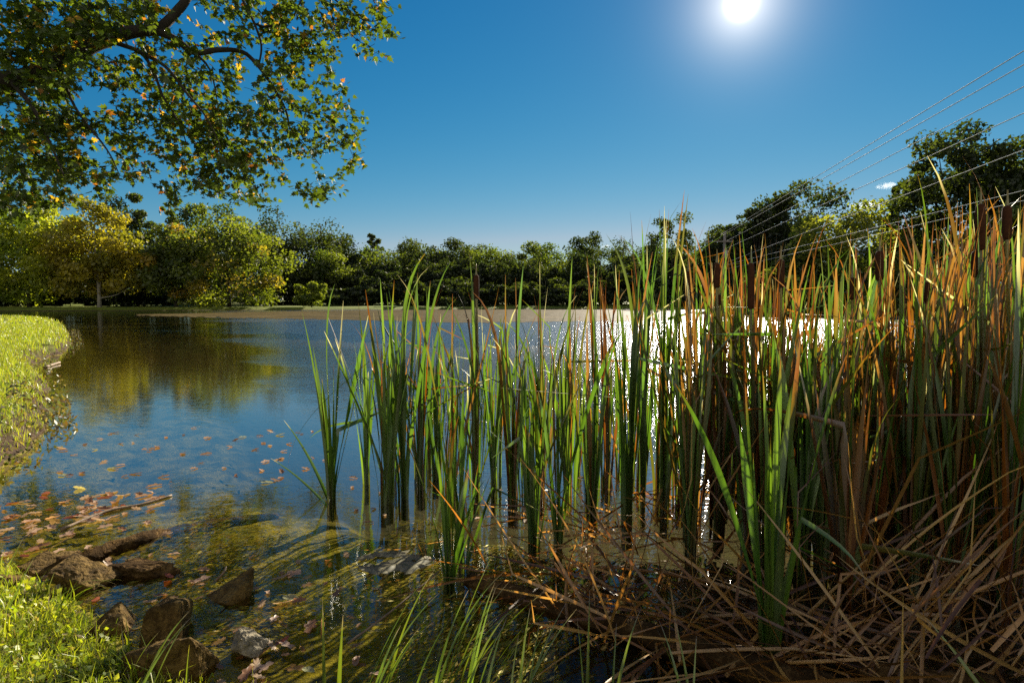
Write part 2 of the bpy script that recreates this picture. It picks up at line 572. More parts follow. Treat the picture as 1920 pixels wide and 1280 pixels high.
# reflection grows toward grazing view, alike from above and from below
geo = N(nt, 'ShaderNodeNewGeometry')
dt = N(nt, 'ShaderNodeVectorMath', operation='DOT_PRODUCT')
nt.links.new(geo.outputs['Incoming'], dt.inputs[0])
nt.links.new(bp.outputs[0], dt.inputs[1])
cosv = math_node(nt, 'ABSOLUTE', dt.outputs['Value'])
refl = math_node(nt, 'MULTIPLY_ADD', math_node(nt, 'SUBTRACT', 1.0, cosv, clamp=True), 2.0, -0.95, clamp=True)
refl = math_node(nt, 'MAXIMUM', refl, 0.03)
gl = N(nt, 'ShaderNodeBsdfGlossy', inp={'Roughness': 0.035})
# waves too small to see one by one
fine = math_node(nt, 'MULTIPLY', math_node(nt, 'MAXIMUM', w1, math_node(nt, 'MULTIPLY', w2, 1.5)), math_node(nt, 'MULTIPLY_ADD', sep.outputs['Y'], 0.12, -0.35, clamp=True))
nt.links.new(math_node(nt, 'ADD', math_node(nt, 'MULTIPLY_ADD', fine, 0.10, 0.03), math_node(nt, 'MULTIPLY', w1, 0.035)), gl.inputs['Roughness'])
nt.links.new(bp.outputs[0], gl.inputs['Normal'])
tr = N(nt, 'ShaderNodeBsdfTransparent')
tr.inputs[0].default_value = (0.86, 0.80, 0.56, 1)
mx = N(nt, 'ShaderNodeMixShader')
nt.links.new(refl, mx.inputs[0])
nt.links.new(tr.outputs[0], mx.inputs[1])
nt.links.new(gl.outputs[0], mx.inputs[2])
nt.links.new(mx.outputs[0], out.inputs[0])
mb = MB()
mb.add([(-90, -0.6, 0), (60, -0.6, 0), (60, 110, 0), (-90, 110, 0)], [(0, 1, 2, 3)])
tag(mb.build('water', m_water), kind='structure')

# floating mat of pond weed in front of the far shore
m_mat, nt, out = new_mat('floating_weed')
tc = N(nt, 'ShaderNodeTexCoord')
v = mapping(nt, tc.outputs['Object'], (1, 1, 1))
n1 = noise_tex(nt, mapping(nt, v, (0.18, 0.8, 1)), 1.6, 5, 0.7)
n2 = noise_tex(nt, v, 14, 3, 0.7)
f = math_node(nt, 'ADD', math_node(nt, 'MULTIPLY', n1, 0.5), math_node(nt, 'MULTIPLY', n2, 0.5))
c = ramp(nt, f, [(0.35, (0.012, 0.012, 0.004)), (0.5, (0.075, 0.055, 0.018)), (0.68, (0.20, 0.145, 0.06))])
pb = N(nt, 'ShaderNodeBsdfPrincipled', inp={'Roughness': 0.55})
pb.inputs['Specular IOR Level'].default_value = 0.015
nt.links.new(c, pb.inputs['Base Color'])
bp = N(nt, 'ShaderNodeBump', inp={'Strength': 1.0, 'Distance': 0.02})
nt.links.new(f, bp.inputs['Height'])
nt.links.new(bp.outputs[0], pb.inputs['Normal'])
nt.links.new(pb.outputs[0], out.inputs[0])
near_e = [(255, 591.0), (330, 593.5), (420, 595.5), (520, 597.5), (640, 599.5), (760, 602), (860, 605.5), (960, 604.5), (1080, 602.5), (1250, 601), (1400, 599.5), (1560, 598.5), (1640, 598)]
far_e = [(255, 589.5), (330, 588), (420, 586), (520, 584), (640, 582.5), (760, 581), (860, 580.5), (960, 580.2), (1080, 580), (1250, 580), (1400, 580.2), (1560, 581), (1640, 582)]
rr = np.random.RandomState(5)
nu, nv = 260, 26
Vm = []
for i in range(nu):
    t = i / (nu - 1) * (len(near_e) - 1)
    k = min(int(t), len(near_e) - 2)
    fr_ = t - k
    a = pix(near_e[k][0] * (1 - fr_) + near_e[k + 1][0] * fr_, near_e[k][1] * (1 - fr_) + near_e[k + 1][1] * fr_ + 0.5 * math.sin(i * 0.9) + rr.uniform(-0.9, 0.6))
    b = pix(far_e[k][0] * (1 - fr_) + far_e[k + 1][0] * fr_, far_e[k][1] * (1 - fr_) + far_e[k + 1][1] * fr_)
    for j in range(nv):
        s = (j / (nv - 1))
        p = a * (1 - s) + b * s
        edge = min(s, 1 - s) * 8
        Vm.append((p[0], p[1], 0.006 + 0.03 * min(1, edge) * rr.uniform(0.3, 1)))
ii = np.arange(nu * nv).reshape(nu, nv)
Fm = np.stack([ii[:-1, :-1], ii[1:, :-1], ii[1:, 1:], ii[:-1, 1:]], -1).reshape(-1, 4)
tag(quads_mesh('floating_pondweed', np.array(Vm), Fm, None, m_mat), 'tan mat of floating pondweed along the far shore', 'pondweed', kind='stuff')


# ------------------------------------------------------------------ leaf clouds for tree crowns
def leaf_quads(rng, C, size, nrm=None, aspect=0.62):
    n = len(C)
    d = rng.normal(size=(n, 3))
    d /= np.linalg.norm(d, axis=1)[:, None]
    e = rng.normal(size=(n, 3))
    if nrm is not None:
        e = np.cross(d, nrm + 0.7 * e)
    else:
        e = np.cross(d, e)
    e /= np.linalg.norm(e, axis=1)[:, None] + 1e-9
    s = size * rng.uniform(0.6, 1.35, n)[:, None]
    u, v = d * s * 0.5, e * s * 0.5 * aspect
    # a pointed leaf spray: kite with a broad middle
    V = np.stack([C - u, C + v - u * 0.1, C + u, C - v - u * 0.1], axis=1).reshape(-1, 3)
    F = np.arange(4 * n).reshape(n, 4)
    return V, F


def crown(rng, c0, rx, rz, nclump, nleaf, size, colA, colB, kind='round', yellow=None, yfrac=0.0):
    """scattered leaves in clumps through the crown's volume; returns V, F, C and the clump centres"""
    Cs = []
    tries = 0
    while len(Cs) < nclump and tries < 5000:
        tries += 1
        p = rng.uniform(-1, 1, 3)
        r = (math.hypot(p[0], p[1]) ** 2.6 + abs(p[2]) ** 2.6) ** (1 / 2.6)
        if r > 1 or r < 0.35 and rng.rand() < 0.75:
            continue
        if kind == 'cone':
            h = (p[2] + 1) / 2
            lim = (1 - h) ** 0.85 + 0.05
            if math.hypot(p[0], p[1]) > lim:
                continue
        elif kind == 'tall':
            if math.hypot(p[0], p[1]) > 1 - 0.55 * max(0, p[2]):
                continue
        elif kind == 'droop':
            if p[2] < -0.3 and math.hypot(p[0], p[1]) < 0.3:
                continue
        Cs.append(p)
    Cs = np.array(Cs)
    Vs, Fs, Ks, off = [], [], [], 0
    nclump, nleaf = len(Cs), int(nleaf * 2.5)
    per = max(8, nleaf // len(Cs))
    for p in Cs:
        q = c0 + p * np.array([rx, rx, rz])
        if kind == 'cone':
            cr = np.array([rx * 0.34 * (1.25 - (p[2] + 1) / 2), rx * 0.34 * (1.25 - (p[2] + 1) / 2), rz * 0.07])
        else:
            k = rng.uniform(0.20, 0.40)
            cr = np.array([rx * k, rx * k, min(rz, rx) * k * 0.72])
        m = int(per * rng.uniform(0.6, 1.4))
        g = rng.normal(size=(m, 3))
        gl = np.linalg.norm(g, axis=1)[:, None] + 1e-9
        g = g / gl * rng.uniform(0.25, 1.12, m)[:, None] ** 0.6
        P_ = q + g * cr
        if kind == 'droop':
            P_[:, 2] -= rng.uniform(0, 0.25, m) * rz * 0.35
        V_, F_ = leaf_quads(rng, P_, size * 0.95, g)
        t = np.clip(rng.rand() + rng.normal(0, 0.15, m), 0, 1)[:, None]
        col = np.array(colA) * (1 - t) + np.array(colB) * t
        if yellow is not None and rng.rand() < yfrac:
            w = rng.uniform(0.4, 1.0, m)[:, None]
            col = col * (1 - w) + np.array(yellow) * w
        col = col * rng.uniform(0.75, 1.3, m)[:, None]
        Vs.append(V_)
        Fs.append(F_ + off)
        Ks.append(np.repeat(col, 4, axis=0))
        off += len(V_)
    return np.vstack(Vs), np.vstack(Fs), np.vstack(Ks), c0 + Cs * np.array([rx, rx, rz])


def make_tree(name, label, base, height, rx, bottom=0.12, colA=(0.035, 0.07, 0.01), colB=(0.09, 0.13, 0.018), kind='round', seed=1, nleaf=3600, nclump=58,
              size=0.42, group=None, cat='tree', yellow=None, yfrac=0, bark=None, trunk_r=None, limbs=7):
    rng = np.random.RandomState(seed)
    base = np.array([base[0], base[1], float(ground_z(base[0], base[1])) - 0.05])
    t = thing(name, label, cat, base, group)
    zb = height * bottom
    c0 = base + np.array([0, 0, (zb + height) / 2])
    rz = (height - zb) / 2
    V, F, C, cs = crown(rng, c0, rx, rz, nclump, nleaf, size, colA, colB, kind, yellow, yfrac)
    quads_mesh('crown', V, F, C, M_TREE, t, base)
    mb = MB()
    r0 = trunk_r or (0.012 * height + 0.06)
    lean = rng.normal(0, 0.02, 2) * height
    top = height * (0.97 if kind == 'cone' else 0.78)
    pts = [base + np.array([lean[0] * s * s, lean[1] * s * s, top * s - 0.1 * (s == 0)]) for s in np.linspace(0, 1, 7)]
    tube(mb, pts, [r0 * (1.35 if i == 0 else 1) * (1 - 0.85 * i / 6) for i in range(7)], 7)
    order = rng.permutation(len(cs))[:limbs]
    for k in order:
        s = rng.uniform(0.35, 0.85)
        a = pts[0] + (pts[-1] - pts[0]) * s
        b = cs[k]
        if b[2] < a[2]:
            a = pts[0] + (pts[-1] - pts[0]) * 0.4 * (b[2] - base[2]) / top
        mid = (a + b) / 2 + np.array([0, 0, -0.04 * height])
        tube(mb, spline([a, mid, b], 3), [r0 * 0.45 * (1 - 0.8 * q / 6) for q in range(7)], 5)
    mb.build('trunk', bark or M_BARK, t, base, smooth=True)
    return t


def tree_px(px, top, wpx, y, **kw):
    """a tree y metres away whose crown top and width were measured in the photograph"""
    p = at(px, top, y)
    gz = float(ground_z(p[0], y))
    return make_tree(base=(p[0], y), height=p[2] - gz, rx=wpx / 2 * y / FPX, **kw)


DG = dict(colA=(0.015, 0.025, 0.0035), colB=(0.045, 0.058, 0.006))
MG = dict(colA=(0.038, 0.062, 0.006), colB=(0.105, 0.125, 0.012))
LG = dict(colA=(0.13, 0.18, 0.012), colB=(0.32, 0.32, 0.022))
YG = dict(colA=(0.15, 0.15, 0.010), colB=(0.30, 0.24, 0.015))
S = 100

# trees across the pond, on the left
tree_px(45, 388, 200, 67, name='broadleaf_tree', label='lime green broad tree beyond the grassy bank', seed=S + 1, nleaf=5200, nclump=60, bottom=0.08, **LG)
tree_px(178, 376, 150, 67, name='broadleaf_tree', label='bright golden yellow tree with a pale trunk beyond the pond', seed=S + 2, nleaf=4800, nclump=60, bottom=0.10, kind='tall', bark=M_PALEBARK, **YG)
tree_px(222, 356, 110, 82, name='pine_tree', label='dark tall tree rising behind the golden yellow tree', seed=S + 3, kind='tall', bottom=0.3, nclump=30, nleaf=2600, **DG)
tree_px(302, 388, 84, 80, name='pine_tree', label='thin open tree with a bare trunk between the yellow tree and the maple', seed=S + 4, kind='tall', bottom=0.25, nclump=24, nleaf=2000, **MG)
tree_px(325, 424, 120, 69, name='broadleaf_tree', label='yellowing tree close against the big maple', seed=S + 5, nleaf=3800, bottom=0.08, yellow=(0.40, 0.26, 0.02), yfrac=0.25, **MG)
tree_px(425, 402, 205, 71, name='broadleaf_tree', label='large spreading maple with drooping limbs on the far lawn', seed=S + 6, nleaf=6500, nclump=80, bottom=0.05, kind='droop', yellow=(0.26, 0.19, 0.015), yfrac=0.12,
        colA=(0.045, 0.066, 0.006), colB=(0.13, 0.15, 0.012))
tree_px(398, 384, 130, 82, name='broadleaf_tree', label='dark rounded treetop showing above the spreading maple', seed=S + 7, nleaf=3200, bottom=0.15, **MG)
tree_px(545, 402, 165, 95, name='broadleaf_tree', label='dense dark green tree beside the spreading maple', seed=S + 8, nleaf=5600, nclump=70, bottom=0.03, **DG)
tree_px(505, 440, 95, 92, name='broadleaf_tree', label='narrow green tree at the edge of the maple', seed=S + 9, nleaf=2600, bottom=0.05, **MG)
tree_px(612, 470, 95, 92, name='broadleaf_tree', label='mid green rounded tree behind the bright round bush', seed=S + 10, nleaf=3000, bottom=0.03, **MG)
tree_px(583, 527, 56, 72.5, name='round_bush', label='small bright green round bush on the far shore', cat='bush', seed=S + 11, nleaf=2400, nclump=40, bottom=0.02, size=0.26, limbs=4, trunk_r=0.06, colA=(0.07, 0.10, 0.008), colB=(0.18, 0.2, 0.015))
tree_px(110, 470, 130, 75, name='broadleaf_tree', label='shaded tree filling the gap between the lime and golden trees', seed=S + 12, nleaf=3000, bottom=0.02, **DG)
tree_px(-60, 400, 190, 66, name='broadleaf_tree', label='green tree cut by the edge of the picture, furthest left', seed=S + 13, nleaf=3800, bottom=0.05, **LG)
tree_px(255, 470, 110, 74, name='broadleaf_tree', label='dark tree between the golden tree and the yellowing tree', seed=S + 14, nleaf=2800, bottom=0.02, **DG)

# the wood along the far shore, middle
mid = [(655, 440, 80, 92, 'round', DG), (698, 438, 34, 96, 'umbrella', DG), (742, 454, 90, 90, 'round', MG), (792, 448, 80, 88, 'round', DG), (846, 456, 84, 90, 'round', DG), (905, 460, 74, 92, 'round', MG),
       (960, 480, 80, 90, 'round', DG), (1030, 453, 76, 88, 'round', MG), (1100, 440, 62, 90, 'tall', DG), (1166, 440, 60, 86, 'cone', DG), (1205, 470, 80, 84, 'round', DG), (1262, 404, 66, 72, 'tall', DG), (1312, 455, 80, 78, 'round', DG)]
mlabel = ['dark treetop just past the tall trees', 'little flat-topped pine sticking up above the far wood', 'mid green tree by the flat-topped pine', 'dark round tree in the middle of the far shore',
          'dark tree over the cream-tipped reeds', 'tree right behind the tallest lone reed clump', 'low dark tree in the dip of the far treeline', 'rounded green tree rising past the dip in the treeline',
          'tall narrow tree by the little white cloud', 'pointed dark conifer just past the tall narrow tree', 'dark tree at the foot of the pointed conifer', 'tall dark tree behind the reed tips with sky on both sides',
          'dark tree by the crossarm of the utility pole']
for i, ((px, tp, w, y, kd, colr), lb) in enumerate(zip(mid, mlabel)):
    y = y + 16
    w = w * 1.45
    if kd == 'umbrella':
        tree_px(px, tp + 3, w * 0.72, y, name='pine_tree', label=lb, seed=S + 20 + i, nleaf=700, nclump=16, bottom=0.66, **colr)
    else:
        tree_px(px, tp, w, y, name='conifer_tree' if kd == 'cone' else 'broadleaf_tree', label=lb, seed=S + 20 + i, nleaf=3400, nclump=56, kind='round' if kd == 'round' else kd, bottom=0.03, **colr)
rr = np.random.RandomState(77)
for i, px in enumerate(np.linspace(630, 1330, 15)):
    tree_px(px + rr.uniform(-14, 14), 488 + rr.uniform(-12, 14), 88, 94 + rr.uniform(-2, 3), name='broadleaf_tree', label='low dark tree crowded along the far waterside, in front of the wood', group='low trees along the far waterside',
            seed=S + 50 + i, nleaf=2600, nclump=44, bottom=0.0, **(DG if rr.rand() < 0.75 else MG))
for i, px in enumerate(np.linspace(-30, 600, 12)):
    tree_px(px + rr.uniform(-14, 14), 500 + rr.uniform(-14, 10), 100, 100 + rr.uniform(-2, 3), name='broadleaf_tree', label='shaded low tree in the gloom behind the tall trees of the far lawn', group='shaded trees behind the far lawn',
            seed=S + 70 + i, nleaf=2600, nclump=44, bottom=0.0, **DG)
for i, px in enumerate(np.linspace(640, 1340, 17)):
    y = 80.5 + rr.uniform(-0.7, 0.7)
    tree_px(px + rr.uniform(-12, 12), rr.uniform(506, 546), rr.uniform(50, 100), y + rr.uniform(-1, 8), name='waterside_bush', label='dark bush at the water line of the far shore', cat='bush', group='bushes at the far water line', seed=S + 90 + i,
            nleaf=1100, nclump=22, bottom=0.0, limbs=3, trunk_r=0.05, **DG)

for i, px in enumerate(np.linspace(640, 1440, 15)):
    tree_px(px + rr.uniform(-16, 16), 470 + rr.uniform(-12, 10), 130, 112 + rr.uniform(-3, 3), name='broadleaf_tree', label='tree deep in the far wood, only its top showing behind the dark treeline', group='trees deep in the far wood',
            seed=S + 210 + i, nleaf=2200, nclump=44, bottom=0.0, **(DG if rr.rand() < 0.7 else MG))
for i, px in enumerate(np.linspace(-40, 640, 16)):
    y = np.interp(px, [0, 300, 340, 640], [72, 79, 90, 92]) + rr.uniform(-0.7, 0.7)
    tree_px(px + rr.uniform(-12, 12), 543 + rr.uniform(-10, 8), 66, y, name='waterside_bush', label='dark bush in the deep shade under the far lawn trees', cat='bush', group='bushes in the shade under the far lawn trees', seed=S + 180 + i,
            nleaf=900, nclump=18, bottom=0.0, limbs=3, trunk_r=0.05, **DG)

# right bank
right = [(1368, 418, 70, 61, 'round', DG, 'dark tree standing behind the crossarm of the far pole'), (1424, 396, 76, 57, 'round', DG, 'dark tree under the lowest bundle of wires by the pole'), (1468, 374, 84, 57, 'round', DG, 'dark tree shouldering the highest dark treetop on the right bank'), (1398, 420, 90, 62, 'round', DG, 'dark tree right behind the utility pole'), (1440, 392, 96, 58, 'round', DG, 'dark tree beside the highest dark treetop on the right bank'),
         (1500, 358, 120, 56, 'round', DG, 'highest dark treetop where the wires cross'), (1575, 392, 126, 47, 'round', dict(colA=(0.08, 0.11, 0.012), colB=(0.2, 0.2, 0.02)), 'yellow green tree under the wires beside the white clouds'),
         (1528, 450, 90, 50, 'round', MG, 'low green tree at the foot of the yellow green tree'), (1684, 342, 84, 50, 'cone', DG, 'dark conifer beside the white clouds'),
         (1740, 318, 110, 52, 'cone', DG, 'bigger dark conifer between the clouds and the oak'), (1795, 258, 150, 45, 'round', DG, 'tall dark oak crossed by the wires'),
         (1872, 236, 130, 44, 'round', DG, 'tallest oak on the right bank, its top against the sky'), (1950, 300, 150, 42, 'round', MG, 'oak cut by the edge of the picture, furthest right'),
         (1650, 470, 100, 44, 'round', MG, 'green tree below the dark conifer'), (1690, 430, 80, 46, 'round', MG, 'green leafy tree in front of the grey gabled house'), (1875, 400, 100, 40, 'round', MG, 'green tree under the tall oaks')]
for i, (px, tp, w, y, kd, colr, lb) in enumerate(right):
    bt = 0.45 if 'tall' in lb else 0.06
    w = w * (1.1 if kd == 'cone' else 1.45)
    tp = tp - 8
    tree_px(px, tp, w, y, name='conifer_tree' if kd == 'cone' else 'broadleaf_tree', label=lb, seed=S + 120 + i, nleaf=3400, nclump=34 if bt > 0.3 else 44, kind=kd, bottom=bt, size=0.34, **colr)
for i, px in enumerate(np.linspace(1380, 1960, 13)):
    y = 40 + rr.uniform(-4, 6)
    tree_px(px, 520 + rr.uniform(-25, 15) + 12 * (abs(px - 1765) < 60), 74, y, name='bank_bush', label='leafy bush on the right bank, seen through the reeds', cat='bush', group='bushes on the right bank behind the reeds', seed=S + 150 + i, nleaf=1100, nclump=20,
            bottom=0.0, size=0.24, limbs=3, trunk_r=0.05, **(MG if i % 2 else DG))


# ------------------------------------------------------------------ house
def box(mb, x0, x1, y0, y1, z0, z1):
    v = [(x0, y0, z0), (x1, y0, z0), (x1, y1, z0), (x0, y1, z0), (x0, y0, z1), (x1, y0, z1), (x1, y1, z1), (x0, y1, z1)]
    mb.add(v, [(0, 3, 2, 1), (4, 5, 6, 7), (0, 1, 5, 4), (1, 2, 6, 5), (2, 3, 7, 6), (3, 0, 4, 7)])


hp = at(1768, 470, 52)
hz = float(ground_z(hp[0], hp[1]))
house = thing('house', 'pale grey gabled house half hidden behind the right bank trees', 'house', (hp[0], hp[1], hz))
house.rotation_euler = (0, 0, math.radians(18))
zr = (at(1768, 456, 52)[2] - hz)
ze = zr - 1.9
mb = MB()
mb.add([(-2.6, 0, 0), (2.6, 0, 0), (2.6, 0, ze), (0, 0, zr), (-2.6, 0, ze), (-2.6, 8, 0), (2.6, 8, 0), (2.6, 8, ze), (0, 8, zr), (-2.6, 8, ze)],
       [(0, 1, 2, 3, 4), (9, 8, 7, 6, 5), (1, 6, 7, 2), (0, 4, 9, 5)])
mb.build('wall', M_SIDING, house)
mb = MB()
for sx in (-1, 1):
    a = [(sx * 0.0, -0.4, zr + 0.16), (sx * 3.0, -0.4, ze - 0.16), (sx * 3.0, 8.4, ze - 0.16), (sx * 0.0, 8.4, zr + 0.16)]
    b = [(x, y, z - 0.14) for x, y, z in a]
    mb.add(a + b, [(0, 1, 2, 3), (7, 6, 5, 4), (0, 4, 5, 1), (1, 5, 6, 2), (2, 6, 7, 3)])
roof = mb.build('roof', M_SHINGLE, house)
mb = MB()
box(mb, 0.5, 1.3, 2.4, 3.1, zr - 1.0, zr + 0.75)
box(mb, 0.42, 1.38, 2.32, 3.18, zr + 0.753, zr + 0.88)
mb.build('chimney', M_BRICK, roof)
for sx in (-1.2, 1.2):
    mb = MB()
    box(mb, sx - 0.55, sx + 0.55, -0.06, 0.003, 1.0, 2.3)
    wf = mb.build('window', M_SIDING, house)
    mb = MB()
    box(mb, sx - 0.47, sx + 0.47, -0.075, -0.063, 1.08, 2.22)
    mb.build('pane', M_WINDOW, wf)

# ------------------------------------------------------------------ power lines
Y1 = 55.0
p1 = at(1356, 566, Y1)
z1 = float(ground_z(p1[0], Y1))
PX1, PX2, Y2 = p1[0], 15.0, 3.0


def pole(name, label, x, y, zg, htop, arm_dx, arm_w, levels):
    t = thing(name, label, 'utility pole', (x, y, zg))
    o = np.array([x, y, zg])
    mb = MB()
    tube(mb, [o + (0, 0, -0.3), o + (0, 0, htop * 0.5), o + (0, 0, htop)], [0.16, 0.14, 0.11], 10)
    mb.build('post', M_POLE, t, o, smooth=True)
    for zl in levels:
        mb = MB()
        box(mb, x + arm_dx - arm_w / 2, x + arm_dx + arm_w / 2, y - 0.17, y - 0.08, zl - 0.06, zl + 0.06)
        a = mb.build('crossarm', M_POLE, t, o)
        for s in (-0.48, 0.0, 0.48):
            mb = MB()
            q = np.array([x + arm_dx + s * arm_w, y - 0.125, zl + 0.063])
            tube(mb, [q, q + (0, 0, 0.05), q + (0, 0, 0.09), q + (0, 0, 0.15)], [0.03, 0.06, 0.035, 0.045], 8)
            mb.build('insulator', M_CERAMIC, a, o, smooth=True)
    mb = MB()
    tube(mb, [o + (0.0, -0.32, htop * 0.70), o + (0, -0.32, htop * 0.70 + 0.75)], [0.22, 0.22], 12)
    mb.build('transformer', M_METAL, t, o, smooth=True)
    return t


ztop1 = at(1356, 438, Y1)[2]
pole('utility_pole', 'weathered utility pole with a crossarm beyond the reeds', PX1, Y1, z1, ztop1 - z1 + 0.2, -0.6, 2.6, (at(1356, 453, Y1)[2],))
zg2 = float(ground_z(PX2, Y2))
pole('utility_pole', 'near utility pole standing outside the picture beside the right bank', PX2, Y2, zg2, 8.6, 0.0, 2.4, (8.25,))
wires = [((1352, 440), (1920, 86), 8.2, 'topmost wire of the power line against the sky'), ((1356, 441), (1920, 110), 8.2, 'second wire from the top of the power line'),
         ((1362, 452), (1920, 140), 8.2, 'third wire from the top of the power line'), ((1362, 466), (1920, 200), 7.0, 'fourth wire down, passing the small clouds'),
         ((1362, 492), (1920, 264), 6.0, 'fifth wire down, crossing the dark oak'), ((1360, 497), (1920, 352), 5.0, 'lower cable crossing the trees, upper of the close pair'),
         ((1360, 505), (1920, 366), 4.85, 'lower cable crossing the trees, lower of the close pair')]
for (a, b, zw, lb) in wires:
    A_ = at(a[0], a[1], Y1)
    r = ray(*b)
    B_ = np.array([0, 0, H]) + r * ((zw - H) / r[2])
    D_ = B_ + (B_ - A_) * (B_[1] - Y2) / (A_[1] - B_[1])
    D_[2] = zw + 0.25
    L = np.linalg.norm(D_ - A_)
    # parabola through A, B and D
    tB = (A_[1] - B_[1]) / (A_[1] - D_[1])
    k = (B_[2] - (A_[2] * (1 - tB) + D_[2] * tB)) / (tB * (1 - tB))
    k = max(min(k, 0.0), -1.6)
    pts = []
    for s in np.linspace(0, 1, 36):
        p = A_ * (1 - s) + D_ * s
        p[2] += k * s * (1 - s)
        pts.append(p)
    mb = MB()
    tube(mb, pts, [0.015] * len(pts), 10)
    tag(mb.build('power_line', M_WIRE, smooth=True), lb, 'wire', group='wires of the power line')

# ------------------------------------------------------------------ small clouds
m_cloud, nt, out = new_mat('cloud')
tcx = N(nt, 'ShaderNodeTexCoord')
v_ = N(nt, 'ShaderNodeVectorMath', operation='MULTIPLY_ADD')
nt.links.new(tcx.outputs['Generated'], v_.inputs[0])
v_.inputs[1].default_value = (2, 2, 2)
v_.inputs[2].default_value = (-1, -1, -1)
ln_ = N(nt, 'ShaderNodeVectorMath', operation='LENGTH')
nt.links.new(v_.outputs[0], ln_.inputs[0])
fz = noise_tex(nt, tcx.outputs['Object'], 0.055, 6, 0.7)
fz = math_node(nt, 'SUBTRACT', math_node(nt, 'MULTIPLY_ADD', fz, 5.0, -1.45), math_node(nt, 'MULTIPLY', ln_.outputs['Value'], 1.0))
fz = math_node(nt, 'MULTIPLY', math_node(nt, 'MAXIMUM', math_node(nt, 'SUBTRACT', fz, 0.0), 0.0), 0.012)
pv = N(nt, 'ShaderNodeVolumePrincipled')
pv.inputs['Color'].default_value = (0.98, 0.98, 0.98, 1)
pv.inputs['Anisotropy'].default_value = 0.4
nt.links.new(fz, pv.inputs['Density'])
nt.links.new(pv.outputs[0], out.inputs['Volume'])


def cloud(px, py, w, h, seed):
    y = 1500.0
    c0 = at(px, py, y)
    s = y / FPX
    bm = bmesh.new()
    bmesh.ops.create_icosphere(bm, subdivisions=5, radius=1)
    for v in bm.verts:
        p = v.co.copy()
        n_ = noise.fractal(p * 1.6 + Vector((seed * 3.1, 0, 0)), 1.0, 2.0, 5)
        q = p * (1 + 0.35 * n_)
        if q.z < 0:
            q.z *= 0.45
        v.co = Vector((q.x * w / 2 * s, q.y * w / 3 * s, q.z * h * s))
    me = bpy.data.meshes.new('cloud')
    bm.to_mesh(me)
    bm.free()
    me.materials.append(m_cloud)
    me.polygons.foreach_set('use_smooth', [True] * len(me.polygons))
    o = bpy.data.objects.new('cloud', me)
    COL.objects.link(o)
    o.location = tuple(c0)
    tag(o, kind='structure')


cloud(1626, 389, 66, 12, 1)
cloud(1662, 351, 40, 9, 2)
cloud(1702, 357, 34, 10, 3)
cloud(1136, 463, 20, 5, 4)


# ------------------------------------------------------------------ blades (reeds, grasses, straw)
def blade(mb, base, L, az, th0, th1, width, colb, colt, rng, twist=0.0, phi=0.0, kink=None, n=12, tipstart=0.8, pw=1.0, taper=0.38, azw=0.0, basecol=None, hold=0.0, blotch=None):
    """one strap leaf: folded ribbon grown from its base; th = angle from the vertical along its length"""
    p = np.array(base, dtype=float)
    verts, cols, faces = [], [], []
    st = L / n
    b0, b1, b2 = rng.uniform(0, math.tau), rng.uniform(4, 14), rng.uniform(0.0, 1.0)
    for i in range(n + 1):
        t = i / n
        th = (th0 * float(sstep(t / hold)) if hold else th0) + th1 * (max(0.0, t - hold * 0.6) / (1 - hold * 0.6)) ** pw
        a = az + azw * t
        if kink and t > kink[0]:
            th += kink[1]
            a += kink[2]
        d = np.array([math.sin(th) * math.sin(a), math.sin(th) * math.cos(a), math.cos(th)])
        s = np.array([math.cos(a), -math.sin(a), 0.0])
        u = np.cross(s, d)
        f = phi + twist * t
        sd = s * math.cos(f) + u * math.sin(f)
        nr_ = np.cross(d, sd)
        w = width * 0.5 * min(1.0, ((1 - t) / taper) ** 0.75 if t < 1 else 0.0) * (0.8 + 0.2 * min(1, t / 0.2))
        w = max(w, width * 0.02)
        verts += [tuple(p - sd * w), tuple(p + nr_ * w * 0.28), tuple(p + sd * w)]
        k = 0.0 if t < tipstart else min(1.0, (t - tipstart) / max(0.02, 1 - tipstart) * 1.6)
        c = np.array(colb) * (1 - k) + np.array(colt) * k
        if basecol is not None and t < 0.22:
            kb = 1 - t / 0.22
            c = c * (1 - kb) + np.array(basecol) * kb
        if blotch is not None:
            kb = max(0.0, math.sin(b0 + b1 * t) * 0.7 + rng.uniform(-0.35, 0.35)) * b2
            c = c * (1 - kb) + np.array(blotch) * kb
        cols += [tuple(c * 0.94), tuple(c * 1.06), tuple(c * 0.94)]
        p = p + d * st
    for i in range(n):
        o = i * 3
        faces += [(o, o + 1, o + 4, o + 3), (o + 1, o + 2, o + 5, o + 4)]
    mb.add(verts, faces, cols)
    return p


GREEN = [(0.075, 0.155, 0.014), (0.055, 0.115, 0.012), (0.11, 0.19, 0.016), (0.075, 0.13, 0.014)]
OLIVE = [(0.068, 0.092, 0.0096), (0.088, 0.088, 0.0112), (0.052, 0.072, 0.008), (0.104, 0.1, 0.0128)]
RUST = [(0.20, 0.062, 0.008), (0.23, 0.09, 0.014), (0.12, 0.038, 0.007), (0.25, 0.115, 0.022)]
BROWN = [(0.08, 0.036, 0.0112), (0.06, 0.028, 0.0096), (0.12, 0.06, 0.0176), (0.144, 0.072, 0.0224)]
STRAW = [(0.40, 0.20, 0.042), (0.52, 0.30, 0.08), (0.22, 0.095, 0.017), (0.32, 0.145, 0.026), (0.12, 0.047, 0.008)]
CREAM = (0.62, 0.55, 0.40)


